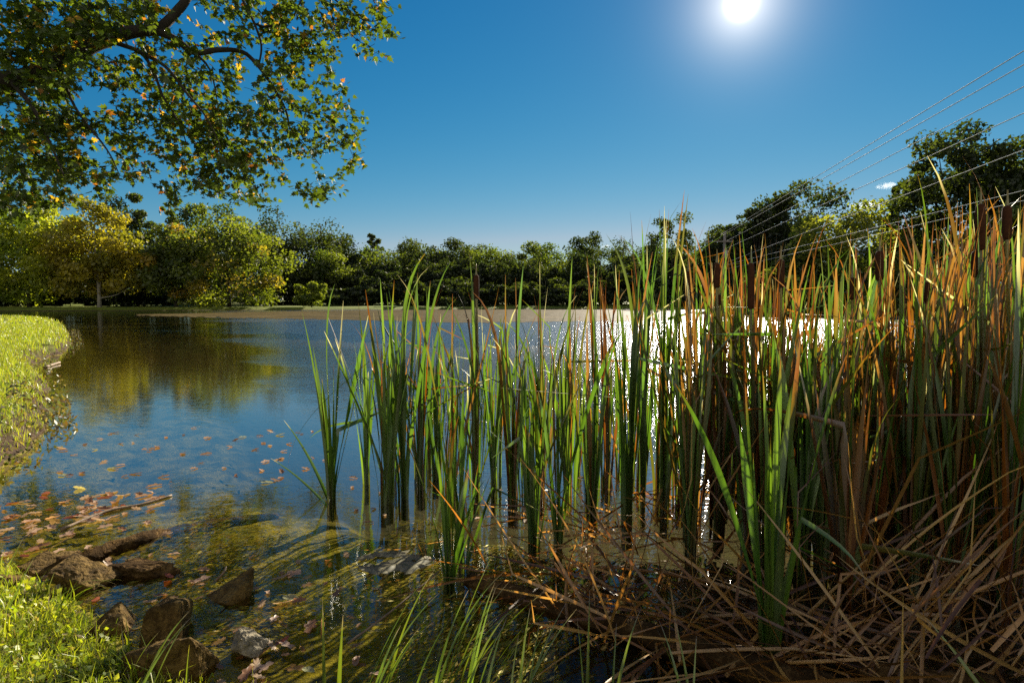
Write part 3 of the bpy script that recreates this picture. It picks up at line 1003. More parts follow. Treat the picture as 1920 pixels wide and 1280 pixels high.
def cattail(base_px, top_py, n, label, seed, pal=(1, 0, 0, 0), spread=0.07, width=0.019, group=None, head=None, wild=0.0, tips='cream', short=0.62, lean=0.0, extra=()):
    rng = np.random.RandomState(seed)
    b = pix(*base_px)
    y = b[1]
    top = at(base_px[0], top_py, y)[2]
    t = thing('cattail', label, 'cattail', (b[0], b[1], 0), group)
    live, dead = MB(), MB()
    pal = np.array(pal, dtype=float)
    pal /= pal.sum()
    pools = (GREEN, OLIVE, RUST, BROWN)
    z0 = -0.10
    fan = rng.uniform(-0.5, 0.5)           # the fan of leaves spreads mostly in one plane
    for i in range(n):
        k = rng.choice(4, p=pal)
        pool = pools[k]
        cb = np.array(pool[rng.randint(len(pool))]) * rng.uniform(0.8, 1.2)
        ct = np.array(CREAM if (tips == 'cream' and rng.rand() < 0.35) else RUST[rng.randint(4)]) if rng.rand() < 0.75 else cb * 0.8
        ts = rng.uniform(0.62, 0.9) if rng.rand() < 0.4 else rng.uniform(0.88, 0.99)
        f = (i / max(1, n - 1) - 0.5) * 2
        az = math.pi / 2 + fan if f > 0 else -math.pi / 2 + fan
        az += rng.normal(0, 0.5)
        off = np.array([f * 0.010 + rng.normal(0, 0.005), rng.normal(0, 0.008), z0])
        hgt = (1.05 if seed < 200 else 0.99) * (top - z0) * (rng.uniform(short, 1.0) if i != n // 2 else 1.0)
        th0 = abs(f) * spread * rng.uniform(0.7, 2.2) + rng.normal(0, 0.025)
        th1 = rng.normal(0.02, 0.13) + abs(f) * spread * 0.6
        if rng.rand() < (0 if seed == 1 else 0.08 if seed < 200 else 0.03):
            th0 += rng.uniform(0.12, 0.32)
        curl = rng.rand() < 0.22
        if curl:
            th1 += rng.choice([-1, 1]) * rng.uniform(0.4, 1.1)
        kink = None
        if rng.rand() < 0.13 + wild:
            kink = (rng.uniform(0.5, 0.9), rng.uniform(0.4, 2.0), rng.normal(0, 0.4))
        L = hgt / max(0.8, math.cos(th0 * 0.8 + th1 * 0.4))
        w = width * rng.uniform(0.5, 1.0)
        blade(live if k < 2 else dead, b + off, L, az, th0, th1, w, cb, ct, rng, twist=rng.uniform(-1, 1) * 4.0, phi=rng.uniform(0, math.pi), kink=kink, n=20,
              tipstart=ts, pw=rng.uniform(4, 7) if curl else rng.uniform(1.2, 3.0), basecol=(0.11, 0.085, 0.022) if k < 2 else (0.08, 0.04, 0.012), hold=rng.uniform(0.25, 0.45), taper=rng.uniform(0.14, 0.42), azw=rng.normal(0, 0.3), blotch=(pools[(k + 1) % 4][rng.randint(4)] if rng.rand() < 0.55 else None))
    o = (b[0], b[1], 0)
    for (ea, et, eL, ew) in extra:
        blade(live, b + np.array([0, 0, z0]), eL, ea, et, 0.35, ew, GREEN[1], CREAM, rng, twist=0.6, phi=0.4, n=18, tipstart=0.9, pw=1.4, hold=0.15, taper=0.6)
    if live.v:
        live.build('foliage', M_REED, t, o, smooth=True)
    if dead.v:
        dead.build('withered_foliage', M_REED, t, o, smooth=True)
    if head:
        hx, h0, h1 = head
        a = at(hx, h0, y)
        e = at(hx, h1, y)
        r = rng.uniform(0.0125, 0.0155) * (1.0 if y > 2.3 else 0.9)
        mb = MB()
        tube(mb, spline([b + (0, 0, -0.1), (b + e) / 2 + (0.01, 0, 0), e, a + (0, 0, 0.05)], 5), [0.0055] * 14 + [0.003, 0.002], 7, col=(0.2, 0.17, 0.05))
        mb.build('stalk', M_REED, t, o, smooth=True)
        mb = MB()
        ks = [0, 0.02, 0.06, 0.2, 0.5, 0.8, 0.93, 0.98, 1.0]
        rs = [0.3, 0.75, 0.95, 1.0, 1.04, 1.0, 0.92, 0.65, 0.2]
        tube(mb, [e * (1 - q) + a * q for q in ks], [r * q for q in rs], 12, wob=0.05, rng=random.Random(seed))
        mb.build('seed_head', M_SEED, t, o, smooth=True)
    return t


random.seed(4)
# the well separated clumps on the left half of the stand, each measured in the photograph
cattail((622, 936), 560, 11, 'lone green cattail clump in open water at the left end of the stand', 1, spread=0.13, width=0.024, short=0.55, extra=((-1.45, 0.75, 0.42, 0.012), (-1.5, 0.35, 0.52, 0.016)))
cattail((687, 908), 585, 11, 'slim green cattail with brown broken leaf at its foot, second from the open water', 2, spread=0.06, width=0.019, short=0.45)
cattail((728, 942), 545, 15, 'bushy green cattail with cream leaf tips, right of the slim one', 3, spread=0.08, width=0.021)
cattail((757, 936), 525, 12, 'tallest of the cream-tipped green cattails near the left end', 4, spread=0.05, width=0.021)
cattail((790, 918), 545, 14, 'green cattail with one rust red leaf crossing it', 5, pal=(0.9, 0, 0.1, 0), spread=0.07, width=0.019)
cattail((818, 898), 575, 12, 'thin green cattail standing behind the bright young shoot', 6, spread=0.06, width=0.017)
cattail((852, 880), 590, 9, 'small far cattail with white tips behind the young shoot', 7, spread=0.05, width=0.016)
cattail((893, 925), 495, 12, 'tall cattail with dark upright core before the far trees', 8, pal=(0.6, 0.1, 0.1, 0.2), spread=0.04, width=0.021, head=(893, 515, 560))
cattail((842, 1092), 800, 11, 'bright yellow green young cattail shoot beside the straw tangle', 9, spread=0.12, width=0.020, tips='none', short=0.6)
cattail((868, 1060), 730, 8, 'taller young green cattail behind the bright shoot', 10, spread=0.10, width=0.017, short=0.6)
cattail((925, 930), 560, 11, 'loose green cattail between the dark-cored one and the brown one', 11, spread=0.10, width=0.018)
cattail((962, 948), 520, 15, 'dark green and brown cattail with a dense upright base', 12, pal=(0.55, 0.15, 0.1, 0.2), spread=0.05, width=0.021)
cattail((1000, 1020), 690, 12, 'fresh green cattail rising out of the straw, nearer than its neighbours', 13, spread=0.10, width=0.021, tips='none')
cattail((1012, 932), 515, 14, 'rust and green cattail with orange base', 14, pal=(0.35, 0.2, 0.3, 0.15), spread=0.05, width=0.019)
cattail((1048, 1022), 640, 9, 'fresh green cattail with a long leaf slanting over the water', 15, spread=0.14, width=0.020, tips='none')
cattail((1062, 915), 505, 12, 'upright green cattail just before the glittering water', 16, pal=(0.8, 0.1, 0.1, 0), spread=0.05, width=0.019)
cattail((1112, 965), 505, 14, 'green cattail standing against the first sun glitter', 17, pal=(0.75, 0.15, 0.1, 0), spread=0.06, width=0.021)
cattail((1140, 905), 470, 9, 'thin rusty cattail in the sun glitter', 18, pal=(0.2, 0.2, 0.5, 0.1), spread=0.06, width=0.017, wild=0.1)
cattail((1176, 985), 430, 14, 'deep green cattail leaning over the glitter', 19, pal=(0.8, 0.15, 0.05, 0), spread=0.05, width=0.021)
cattail((1205, 950), 376, 14, 'very tall dark green cattail whose tips reach the sky', 20, pal=(0.85, 0.1, 0.05, 0), spread=0.04, width=0.022)
cattail((1245, 965), 384, 12, 'second very tall green cattail with tips in the sky', 21, pal=(0.7, 0.2, 0.1, 0), spread=0.04, width=0.021)
cattail((1440, 1236), 660, 14, 'near green cattail in front of the sun reflection', 22, spread=0.10, width=0.022, tips='none')
cattail((1500, 1090), 560, 12, 'broad deep green cattail right of the sun reflection', 23, spread=0.08, width=0.023)
cattail((1585, 1170), 640, 15, 'near brown cattail with an orange base, kinked leaves', 24, pal=(0.1, 0.2, 0.4, 0.3), spread=0.09, width=0.021, wild=0.15)
rr = np.random.RandomState(8)
for i in range(28):
    px = 700 + 500 * (i + rr.rand()) / 28
    cattail((px, rr.uniform(875, 950)), rr.uniform(525, 660), rr.randint(5, 9), 'slender green cattail filling the gaps between the taller clumps over open water', 300 + i, pal=(0.66, 0.12, 0.14, 0.08), spread=0.08, width=0.014,
            group='slender cattails between the taller clumps')
# cattails that carry seed heads
heads = [((1344, 1000), (1344, 492, 540), 'small reddish brown seed head low among the leaves', 470), ((1408, 1030), (1408, 492, 580), 'dark seed head beside the utility pole', 430),
         ((1352, 990), (1348, 552, 572), 'tiny withered seed head under the small reddish one', 480), ((1464, 1010), (1464, 486, 540), 'seed head with a bent leaf hooked over its top', 440),
         ((1650, 1010), (1649, 470, 526), 'thick dark seed head below the dark conifer', 430), ((1737, 1040), (1737, 528, 570), 'seed head in front of the green bushes', 450),
         ((1838, 1090), (1838, 382, 470), 'largest seed head, high under the tall oak', 370), ((1836, 1085), (1830, 470, 520), 'seed head just under the largest one', 400),
         ((1888, 1060), (1888, 385, 450), 'dark seed head nearest the picture edge', 360), ((1600, 980), (1598, 520, 562), 'seed head below the yellow green tree', 450), ((1290, 975), (1290, 508, 566), 'slender seed head between the tall dark leaves', 430)]
for i, (bp_, hd, lb, tp) in enumerate(heads):
    cattail(bp_, tp, 7, 'cattail with ' + lb, 200 + i, pal=(0.25, 0.35, 0.3, 0.1), spread=0.06, width=0.020, head=hd)

for i, (px, py, tp, lb) in enumerate(((1338, 925, 455, 'slim brown cattail just before the brightest glitter'), (1362, 940, 470, 'rusty cattail standing in the brightest glitter'), (1384, 930, 450, 'olive cattail on the far edge of the brightest glitter'),
                                     (1372, 912, 480, 'far thin cattail behind the brightest glitter'), (1350, 955, 500, 'short green cattail low in the brightest glitter'))):
    cattail((px, py), tp, 10, lb, 340 + i, pal=(0.35, 0.25, 0.3, 0.1), spread=0.08, width=0.017, tips='rust')

# the crowded right part of the stand
rr = np.random.RandomState(31)
topf = lambda x: np.interp(x, [1180, 1215, 1300, 1400, 1500, 1600, 1700, 1780, 1900, 1990], [395, 375, 415, 415, 430, 420, 390, 345, 318, 310])
zones = [(1345, 'green and rust cattail crowded before the middle treeline', 'cattails crowded before the middle treeline'), (1475, 'mixed green and brown cattail crowded in front of the sun glitter', 'cattails crowded in front of the glitter'),
         (1640, 'olive and rust cattail crowded below the wires and small clouds', 'cattails crowded below the wires'), (1790, 'rusty olive cattail crowded below the dark conifers', 'cattails crowded below the conifers'),
         (3000, 'tall orange and olive cattail crowded below the tall oaks', 'cattails crowded below the tall oaks')]
for i in range(140):
    u = rr.rand()
    px = 1190 + 800 * u ** 0.66
    lo = np.interp(px, [1190, 1400, 1700, 1990], [1010, 1060, 1120, 1180])
    py = rr.uniform(880, lo)
    if abs(px - 1368) < 30 and py > 950:
        px += 60 if px > 1368 else -60
    tp = topf(px) + abs(rr.normal(0, 50)) + (rr.rand() < 0.25) * rr.uniform(60, 180) - 5
    red = np.interp(px, [1190, 1350, 1600, 1900], [0.22, 0.42, 0.42, 0.5])
    gr = np.interp(px, [1190, 1350, 1600, 1900], [0.6, 0.42, 0.40, 0.32])
    if rr.rand() < 0.2:
        gr, red = gr + 0.4, red * 0.4
    z = next(q for q in zones if px < q[0])
    cattail((px, py), tp, rr.randint(8, 14), z[1], 400 + i, pal=(gr, 0.28, red, 0.14), spread=0.09, width=rr.uniform(0.013, 0.020), group=z[2], wild=0.04, tips='cream' if rr.rand() < 0.3 else 'rust', short=0.55)


# ------------------------------------------------------------------ dead reeds: long single ones, and the tangle beneath
def straw(mb, p, L, az, th, rng, width, z=None):
    c = np.array(STRAW[rng.randint(len(STRAW))]) * rng.uniform(0.75, 1.2)
    kink = (rng.uniform(0.3, 0.8), rng.normal(0, 0.6), rng.normal(0, 0.7)) if rng.rand() < 0.45 else None
    blade(mb, p, L, az, th, rng.normal(0.12, 0.2), width, c, c * rng.uniform(0.7, 1.2), rng, twist=rng.uniform(-2, 2), phi=rng.uniform(0, 3), kink=kink, n=10, tipstart=0.7, taper=0.5, azw=rng.normal(0, 0.25))


rr = np.random.RandomState(88)
tangle = MB()
for i in range(720):
    px = rr.uniform(880, 2000)
    py = rr.uniform(955, 1300) if rr.rand() < 0.75 else rr.uniform(905, 1010)
    if py > np.interp(px, [880, 1000, 1200, 1400, 2000], [1080, 1150, 1260, 1330, 1340]):
        continue
    if px < 1000 and py < 970:
        continue
    if px < 1180 and py < 985 and rr.rand() < 0.7:
        continue
    if abs(px - 1362) < 42 and 955 < py < 1200 and rr.rand() < 0.85:
        continue
    p = pix(px, py, rr.uniform(-0.01, 0.05) + (px > 1500) * abs(rr.normal(0, 0.07)))
    th = rr.uniform(1.15, 1.62) if rr.rand() < 0.75 else rr.uniform(0.3, 1.1)
    az = rr.uniform(0, math.tau)
    if px > 1550 and rr.rand() < 0.6:
        th, az = rr.uniform(0.6, 1.2), rr.normal(1.4, 0.4)
    straw(tangle, p, rr.uniform(0.15, 0.6), az, th, rr, rr.uniform(0.0035, 0.010))
tag(tangle.build('dead_reed_litter', M_DRY, smooth=True), 'tangle of fallen straw coloured reed leaves over the water', 'reed litter', kind='stuff')

dz = [('fallen straw reed lying across the water in the middle of the stand', 'fallen reeds in the middle', (1000, 1400), (1000, 1180)), ('straw reed slanting up out of the tangle below the conifers', 'straw reeds slanting out of the right tangle', (1560, 1960), (1060, 1260)),
      ('bent dead reed low in the dark water below the sun reflection', 'dead reeds below the sun reflection', (1150, 1650), (1150, 1290))]
for lb, grp, xr, yr in dz:
    for i in range(30):
        px, py = rr.uniform(*xr), rr.uniform(*yr)
        p = pix(px, py, rr.uniform(0.0, 0.03))
        if 'slanting' in lb:
            th, az, L = rr.uniform(0.55, 1.05), rr.normal(1.35, 0.35), rr.uniform(0.5, 0.85)
        else:
            th, az, L = rr.uniform(1.2, 1.55), rr.uniform(0, math.tau), rr.uniform(0.35, 0.75)
        mb = MB()
        straw(mb, p, L, az, th, rr, rr.uniform(0.006, 0.0105))
        tag(mb.build('dead_reed', M_DRY, origin=p, smooth=True), lb, 'dead reed', grp)
# arching dead leaves that stand out in the photograph
arch = [((1175, 590), (1215, 690), (1300, 720), 2.6, 'arching dried leaf hooked over the glitter'), ((1440, 745), (1500, 700), (1570, 760), 2.3, 'pale arching dead leaf across the middle of the stand'),
        ((1590, 600), (1660, 615), (1720, 700), 2.2, 'long pale dead leaf arching below the conifer'), ((1640, 1010), (1600, 920), (1570, 1080), 2.0, 'broad curled pale straw leaf standing in the tangle'),
        ((1900, 690), (1840, 760), (1760, 880), 1.9, 'pale dead leaf sweeping in from the picture edge'), ((1270, 720), (1340, 780), (1400, 900), 2.4, 'grey dead leaf drooping before the sun glitter')]
for a, b_, c_, y, lb in arch:
    pts = spline([at(*a, y), at(*b_, y - 0.05), at(*c_, y)], 9)
    mb = MB()
    vs, fs, cs = [], [], []
    for i, p in enumerate(pts):
        w = 0.007 * (1 - 0.75 * abs(i / (len(pts) - 1) - 0.5) * 1.6) + 0.001
        vs += [tuple(p + (0, 0.3 * w, w)), tuple(p + (0, -w, 0)), tuple(p + (0, 0.3 * w, -w))]
        cs += [(0.40, 0.29, 0.16)] * 3
        if i:
            o = (i - 1) * 3
            fs += [(o, o + 1, o + 4, o + 3), (o + 1, o + 2, o + 5, o + 4)]
    mb.add(vs, fs, cs)
    tag(mb.build('dead_reed', M_DRY, origin=pts[0], smooth=True), lb, 'dead reed')


# ------------------------------------------------------------------ grass
def grass_blades(rng, X, Y, Z, L, W, cols, lean=0.5):
    n = len(X)
    az = rng.uniform(0, math.tau, n)
    th = np.abs(rng.normal(0, lean, n))
    d1 = np.stack([np.sin(th * 0.5) * np.sin(az), np.sin(th * 0.5) * np.cos(az), np.cos(th * 0.5)], -1)
    th2 = th * 1.6 + 0.2
    d2 = np.stack([np.sin(th2) * np.sin(az), np.sin(th2) * np.cos(az), np.cos(th2)], -1)
    a2 = az + rng.uniform(-1.5, 1.5, n)
    s = np.stack([np.cos(a2), -np.sin(a2), np.zeros(n)], -1) * (W / 2)[:, None]
    p0 = np.stack([X, Y, Z - 0.01], -1)
    p1 = p0 + d1 * (L * 0.55)[:, None]
    p2 = p1 + d2 * (L * 0.45)[:, None]
    V = np.stack([p0 - s, p0 + s, p1 + s * 0.8, p1 - s * 0.8, p2 + s * 0.08, p2 - s * 0.08], 1).reshape(-1, 3)
    b = np.arange(n)[:, None] * 6
    F = np.concatenate([b + np.array([[0, 1, 2, 3]]), b + np.array([[3, 2, 4, 5]])], 0)
    C = np.repeat(cols, 6, axis=0)
    return V, F, C


def grass_cols(rng, n, dry=0.12):
    t = rng.rand(n)[:, None]
    c = np.array((0.20, 0.29, 0.016)) * (1 - t) + np.array((0.46, 0.46, 0.035)) * t
    k = rng.rand(n) < dry
    c[k] = np.array((0.32, 0.25, 0.09)) * rng.uniform(0.6, 1.1, k.sum())[:, None]
    return c


rng = np.random.RandomState(12)
# near lawn at the camera's feet
X = rng.uniform(-2.6, 2.0, 160000)
Y = rng.uniform(0.75, 2.3, 160000)
sd = pond_sd(X, Y)
k = (sd > 0.0 + 0.07 * rng.rand(len(X))) & (rng.rand(len(X)) < np.where(X < 0.0, 0.9, 0.25))
X, Y, sd = X[k], Y[k], sd[k]
Z = ground_z(X, Y)
k = Z > -0.01
X, Y, Z, sd = X[k], Y[k], Z[k], sd[k]
n = len(X)
L = rng.uniform(0.022, 0.06, n) * (1 + 0.8 * (rng.rand(n) < 0.12))
near_lawn = grass_blades(rng, X, Y, Z, L, rng.uniform(0.0018, 0.0045, n), grass_cols(rng, n), 0.7)
# clover leaves between the blades
kk = rng.rand(n) < 0.22
Pc = np.stack([X[kk], Y[kk], Z[kk] + rng.uniform(0.008, 0.035, kk.sum())], -1)
V2, F2 = leaf_quads(rng, Pc, 0.015, np.tile([0, 0, 1.6], (len(Pc), 1)), 0.85)
C2 = np.repeat(grass_cols(rng, len(Pc), 0.06) * 1.1, 4, axis=0)
tag(quads_mesh('grass', np.vstack([near_lawn[0], V2]), np.vstack([near_lawn[1], F2 + len(near_lawn[0])]), np.vstack([near_lawn[2], C2]), M_GRASS), 'sunlit lawn grass and clover at the near water edge', 'grass', kind='stuff')

# left bank
Xs, Ys, Ls, Ws = [], [], [], []
for (x0, x1, y0, y1, cnt, lmin, lmax, w) in [(-5.5, -2.0, 2.6, 5.0, 30000, 0.03, 0.075, 0.004), (-8.5, -3.0, 5.0, 9.5, 46000, 0.04, 0.10, 0.006), (-18, -5, 9.5, 18, 46000, 0.06, 0.13, 0.010), (-34, -8, 18, 31, 30000, 0.07, 0.15, 0.018)]:
    x = rng.uniform(x0, x1, cnt)
    y = rng.uniform(y0, y1, cnt)
    k = (pond_sd(x, y) > 0.0) & (x / y > -1.05)
    Xs.append(x[k])
    Ys.append(y[k])
    Ls.append(rng.uniform(lmin, lmax, k.sum()))
    Ws.append(np.full(k.sum(), w))
X, Y, L, W = map(np.concatenate, (Xs, Ys, Ls, Ws))
Z = ground_z(X, Y)
k = Z > 0.02
X, Y, Z, L, W = X[k], Y[k], Z[k], L[k], W[k]
V, F, C = grass_blades(rng, X, Y, Z, L, W, grass_cols(rng, len(X), 0.10), 0.6)
tag(quads_mesh('grass', V, F, C, M_GRASS), 'bright mown grass on the bank jutting into the pond', 'grass', kind='stuff')

# weeds and dry stems trailing from the bank's cut edge
x = rng.uniform(-14, -2.0, 90000)
y = np.where(rng.rand(90000) < 0.4, rng.uniform(2.6, 5.5, 90000), rng.uniform(4.2, 20, 90000))
sd = pond_sd(x, y)
k = (sd > -0.10 - 0.01 * y) & (sd < 0.24) & (rng.rand(len(x)) < np.where(y < 8, 0.55, 0.4))
x, y = x[k], y[k]
z = np.maximum(ground_z(x, y), 0.0)
Pw = np.stack([x, y, z + rng.uniform(0.0, 0.06, len(x))], -1)
V, F = leaf_quads(rng, Pw, 0.038, np.tile([0.3, -0.5, 1.0], (len(Pw), 1)), 0.45)
cw = np.array([(0.13, 0.14, 0.02), (0.20, 0.14, 0.05), (0.09, 0.12, 0.014), (0.12, 0.07, 0.025), (0.27, 0.21, 0.09)])[rng.randint(0, 5, len(Pw))] * rng.uniform(0.6, 1.1, len(Pw))[:, None]
tag(quads_mesh('weeds', V, F, np.repeat(cw, 4, axis=0), M_GRASS), 'straggling weeds and dry stems along the cut edge of the left bank', 'weeds', kind='stuff')

# pond algae strands in the shallows
x = rng.uniform(-2.6, 0.5, 60000)
y = rng.uniform(1.25, 3.2, 60000)
sd = pond_sd(x, y)
dens = wob(x, y, 7, 21) + 0.5 * wob(x, y, 18, 22)
lim = np.interp(y, [1.3, 2.0, 2.6, 3.2], [-0.25, 0.0, 0.25, 0.6])
k = (sd < -0.02) & (dens > lim) & (x < 0.15 + 0.1 * wob(y, y, 9, 2))
x, y = x[k], y[k]
z = np.minimum(ground_z(x, y) + rng.uniform(0.0, 0.06, len(x)), -0.003)
az = 0.9 + 0.5 * wob(x, y, 4, 30) + rng.normal(0, 0.35, len(x))
ln = rng.uniform(0.015, 0.045, len(x))
d = np.stack([np.sin(az), np.cos(az), rng.normal(0, 0.12, len(x))], -1) * ln[:, None]
s = np.stack([np.cos(az), -np.sin(az), rng.normal(0, 0.3, len(x))], -1) * 0.0035
p = np.stack([x, y, z], -1)
V = np.stack([p - d / 2 - s * 0.3, p - d * 0.0 + s, p + d / 2, p - s], 1).reshape(-1, 3)
F = np.arange(len(V)).reshape(-1, 4)
ca = np.array([(0.28, 0.30, 0.015), (0.38, 0.34, 0.022), (0.15, 0.18, 0.012), (0.40, 0.29, 0.045)])[rng.randint(0, 4, len(x))] * rng.uniform(0.6, 1.3, len(x))[:, None]
tag(quads_mesh('algae', V, F, np.repeat(ca, 4, axis=0), M_GRASS), 'olive green algae strands in the shallow near water', 'algae', kind='stuff')


# tufts of longer grass along the near edge
def tuft(px, py, zb, n, L, lab, seed, az0=1.0, azs=0.5, th=(0.15, 0.6), bend=0.7, width=0.0068, tip=(0.30, 0.22, 0.2)):
    rng = np.random.RandomState(seed)
    b = pix(px, py, zb)
    mb = MB()
    for i in range(int(n * 1.2) if n > 3 else n):
        c = np.array(GREEN[rng.randint(4)]) * np.array((1.35, 1.0, 1.0)) * rng.uniform(1.0, 1.7)
        q = b + np.array([rng.normal(0, 0.02), rng.normal(0, 0.015), -0.01])
        blade(mb, q, L * rng.uniform(0.6, 1.1), rng.normal(az0, azs), rng.uniform(*th), bend * rng.uniform(0.5, 1.3), width * rng.uniform(0.7, 1.2), c, tip, rng, twist=rng.uniform(-1, 1), phi=rng.uniform(-0.8, 0.8), n=12, tipstart=0.85, pw=1.6, taper=0.7)
    tag(mb.build('grass_tuft', M_GRASS, origin=b, smooth=True), lab, 'grass tuft')


tuft(700, 1330, 0.03, 8, 0.30, 'tuft of long green grass arching toward the straw, nearest the algae', 1, 1.15, 0.35)
tuft(800, 1330, 0.03, 9, 0.34, 'long green grass tuft leaning across the bottom of the stand', 2, 1.1, 0.35)
tuft(880, 1345, 0.03, 9, 0.34, 'grass tuft leaning out below the fresh green cattails', 3, 1.0, 0.4)
tuft(965, 1350, 0.03, 6, 0.26, 'grass tuft before the sunken trunk, thin and dark', 4, 0.8, 0.5)
tuft(1110, 1350, 0.03, 4, 0.24, 'sparse grass tuft at the foot of the sunken trunk', 5, 0.3, 0.6, (0.1, 0.4), 0.4)
tuft(1290, 1345, 0.03, 4, 0.2, 'few green blades below the sun reflection', 6, -0.4, 0.6, (0.1, 0.4), 0.4)
tuft(667, 1320, 0.02, 1, 0.28, 'single upright green blade before the algae, thicker one', 7, 0.4, 0.1, (0.1, 0.12), 0.05, 0.009)
tuft(625, 1318, 0.02, 1, 0.24, 'single upright green blade before the algae, thinner one', 8, -0.5, 0.1, (0.1, 0.12), 0.1, 0.007)
tuft(110, 1150, 0.05, 6, 0.20, 'arching pale grass tuft over the dark rocks', 9, 1.4, 0.2, (0.5, 0.8), 1.5, 0.004, (0.4, 0.3, 0.25))
tuft(20, 1130, 0.05, 3, 0.19, 'dark single grass leaves standing at the picture edge', 10, 0.7, 0.3, (0.3, 0.5), 0.1, 0.006)
tuft(270, 1290, 0.08, 6, 0.16, 'grass tuft in front of the large dark rocks', 11, 1.0, 0.6, (0.2, 0.6), 0.6, 0.0045)
tuft(355, 1300, 0.05, 2, 0.12, 'yellow grass blade beside the large dark rock', 12, 0.2, 0.2, (0.1, 0.2), 0.2, 0.006, (0.5, 0.4, 0.05))
tuft(1860, 1330, 0.05, 3, 0.22, 'pale green blades in the dark corner under the straw', 13, -1.2, 0.3, (0.5, 0.8), 0.3, 0.009)


# ------------------------------------------------------------------ rocks, logs, sticks
def rock(px, py, w, h, dpt, seed, label, mat=None, rot=0.0, zc=0.0, name='rock', pts_n=13, fine=0.05):
    """angular stone: faceted hull, broken up by a little noise"""
    rng = random.Random(seed)
    w, h, dpt = w * 1.22, h * 1.25, dpt * 1.2
    c = pix(px, py, zc)
    bm = bmesh.new()
    for _ in range(pts_n):
        v = Vector((rng.gauss(0, 1), rng.gauss(0, 1), rng.gauss(0, 1))).normalized()
        v = Vector((max(-0.8, min(0.8, v.x)), max(-0.8, min(0.8, v.y)), max(-0.75, min(0.75, v.z)))) * rng.uniform(0.85, 1.15)
        bm.verts.new(v)
    r_ = bmesh.ops.convex_hull(bm, input=bm.verts)
    bmesh.ops.delete(bm, geom=[g for g in r_['geom_interior'] if isinstance(g, bmesh.types.BMVert)], context='VERTS')
    bmesh.ops.bevel(bm, geom=list(bm.edges), offset=0.07, segments=2, affect='EDGES', profile=0.6)
    bmesh.ops.triangulate(bm, faces=list(bm.faces))
    for _ in range(3):
        big = [e for e in bm.edges if e.calc_length() > 0.11]
        if big:
            bmesh.ops.subdivide_edges(bm, edges=big, cuts=1)
            bmesh.ops.triangulate(bm, faces=[f for f in bm.faces if len(f.verts) > 3])
    bm.normal_update()
    for v in bm.verts:
        q = v.co * 2.2 + Vector((seed, 0, 0))
        v.co += v.normal * (fine * noise.fractal(q, 1.0, 2.0, 5) + fine * 0.5 * noise.noise(v.co * 11))
    for v in bm.verts:
        v.co = Vector((v.co.x * w / 1.6, v.co.y * dpt / 1.6, v.co.z * h / 1.5))
    bmesh.ops.rotate(bm, verts=list(bm.verts), cent=(0, 0, 0), matrix=Matrix.Rotation(rot, 3, 'Z'))
    me = bpy.data.meshes.new(name)
    bm.to_mesh(me)
    bm.free()
    me.materials.append(mat or M_ROCK)
    o = bpy.data.objects.new(name, me)
    COL.objects.link(o)
    o.location = tuple(c)
    return tag(o, label, 'rock')


rock(80, 1066, 0.13, 0.07, 0.10, 3, 'flat pale rock lying beside the bark-covered log', rot=0.3)
rock(118, 1053, 0.10, 0.05, 0.08, 5, 'low pale rock touching the end of the log', rot=0.8)
rock(150, 1098, 0.13, 0.14, 0.12, 9, 'angular tan rock with a sunlit top and dark face', rot=0.5)
rock(192, 1088, 0.10, 0.06, 0.08, 33, 'small tan slab beside the angular tan rock', rot=1.1)
rock(268, 1070, 0.19, 0.06, 0.09, 12, 'dark lumpy algae-crusted rock in the shallows', M_WETWOOD, rot=-0.2, fine=0.12)
rock(438, 1108, 0.12, 0.09, 0.11, 15, 'striped tan rock alone in the shallows below the leaves', rot=-0.5)
rock(215, 1172, 0.13, 0.11, 0.10, 18, 'dark rock behind the arching grass', rot=0.2)
rock(325, 1185, 0.15, 0.14, 0.13, 21, 'large dark rock with a sunlit tan crown', rot=0.9, zc=0.01)
rock(320, 1245, 0.17, 0.15, 0.12, 24, 'nearest large dark rock with a sunlit right edge', rot=0.4, zc=0.01)
rock(462, 1213, 0.085, 0.075, 0.08, 27, 'pale pitted rock beside two oak leaves', M_PITROCK, rot=0.2, fine=0.09)
rock(12, 1098, 0.08, 0.06, 0.08, 29, 'small grey rock at the picture edge by the leaves', rot=0.2)


def log(label, pts, r0, r1, mat, name='log', wobv=0.12, seed=1, n=14):
    mb = MB()
    P_ = spline(pts, 6)
    m = len(P_)
    tube(mb, P_, [r0 + (r1 - r0) * i / (m - 1) for i in range(m)], n, wob=wobv, rng=random.Random(seed))
    tag(mb.build(name, mat, origin=P_[0], smooth=True), label, name.replace('_', ' '))


log('bark-covered log lying half sunk among the rocks', [pix(108, 1062, 0.008), pix(160, 1046, 0.016), pix(210, 1028, 0.008), pix(270, 1010, 0.004), pix(330, 998, -0.030), pix(430, 980, -0.075), pix(520, 972, -0.12)], 0.026, 0.024, M_WETWOOD, seed=2, wobv=0.25, n=20)
log('dark sunken trunk lying under the dead reeds', [pix(880, 1092, -0.01), pix(1060, 1145, 0.0), pix(1250, 1205, 0.01), pix(1430, 1262, 0.015), pix(1560, 1300, 0.01)], 0.032, 0.04, M_WETWOOD, seed=3)
log('thin broken trunk end in the dark bottom corner', [pix(1600, 1252, 0.0), pix(1720, 1268, 0.015), pix(1860, 1285, 0.0)], 0.02, 0.024, M_WETWOOD, seed=4)
log('long thin floating stick among the drifted leaves', [pix(115, 992, 0.004), pix(200, 958, 0.008), pix(270, 944, 0.003), pix(322, 928, 0.006)], 0.007, 0.005, M_DRYWOOD, name='stick', seed=5, n=8)
log('thin tan stick slanting over the algae', [pix(652, 1206, 0.0), pix(740, 1140, 0.03), pix(828, 1066, 0.05)], 0.0035, 0.002, M_DRYWOOD, name='stick', seed=6, n=7)
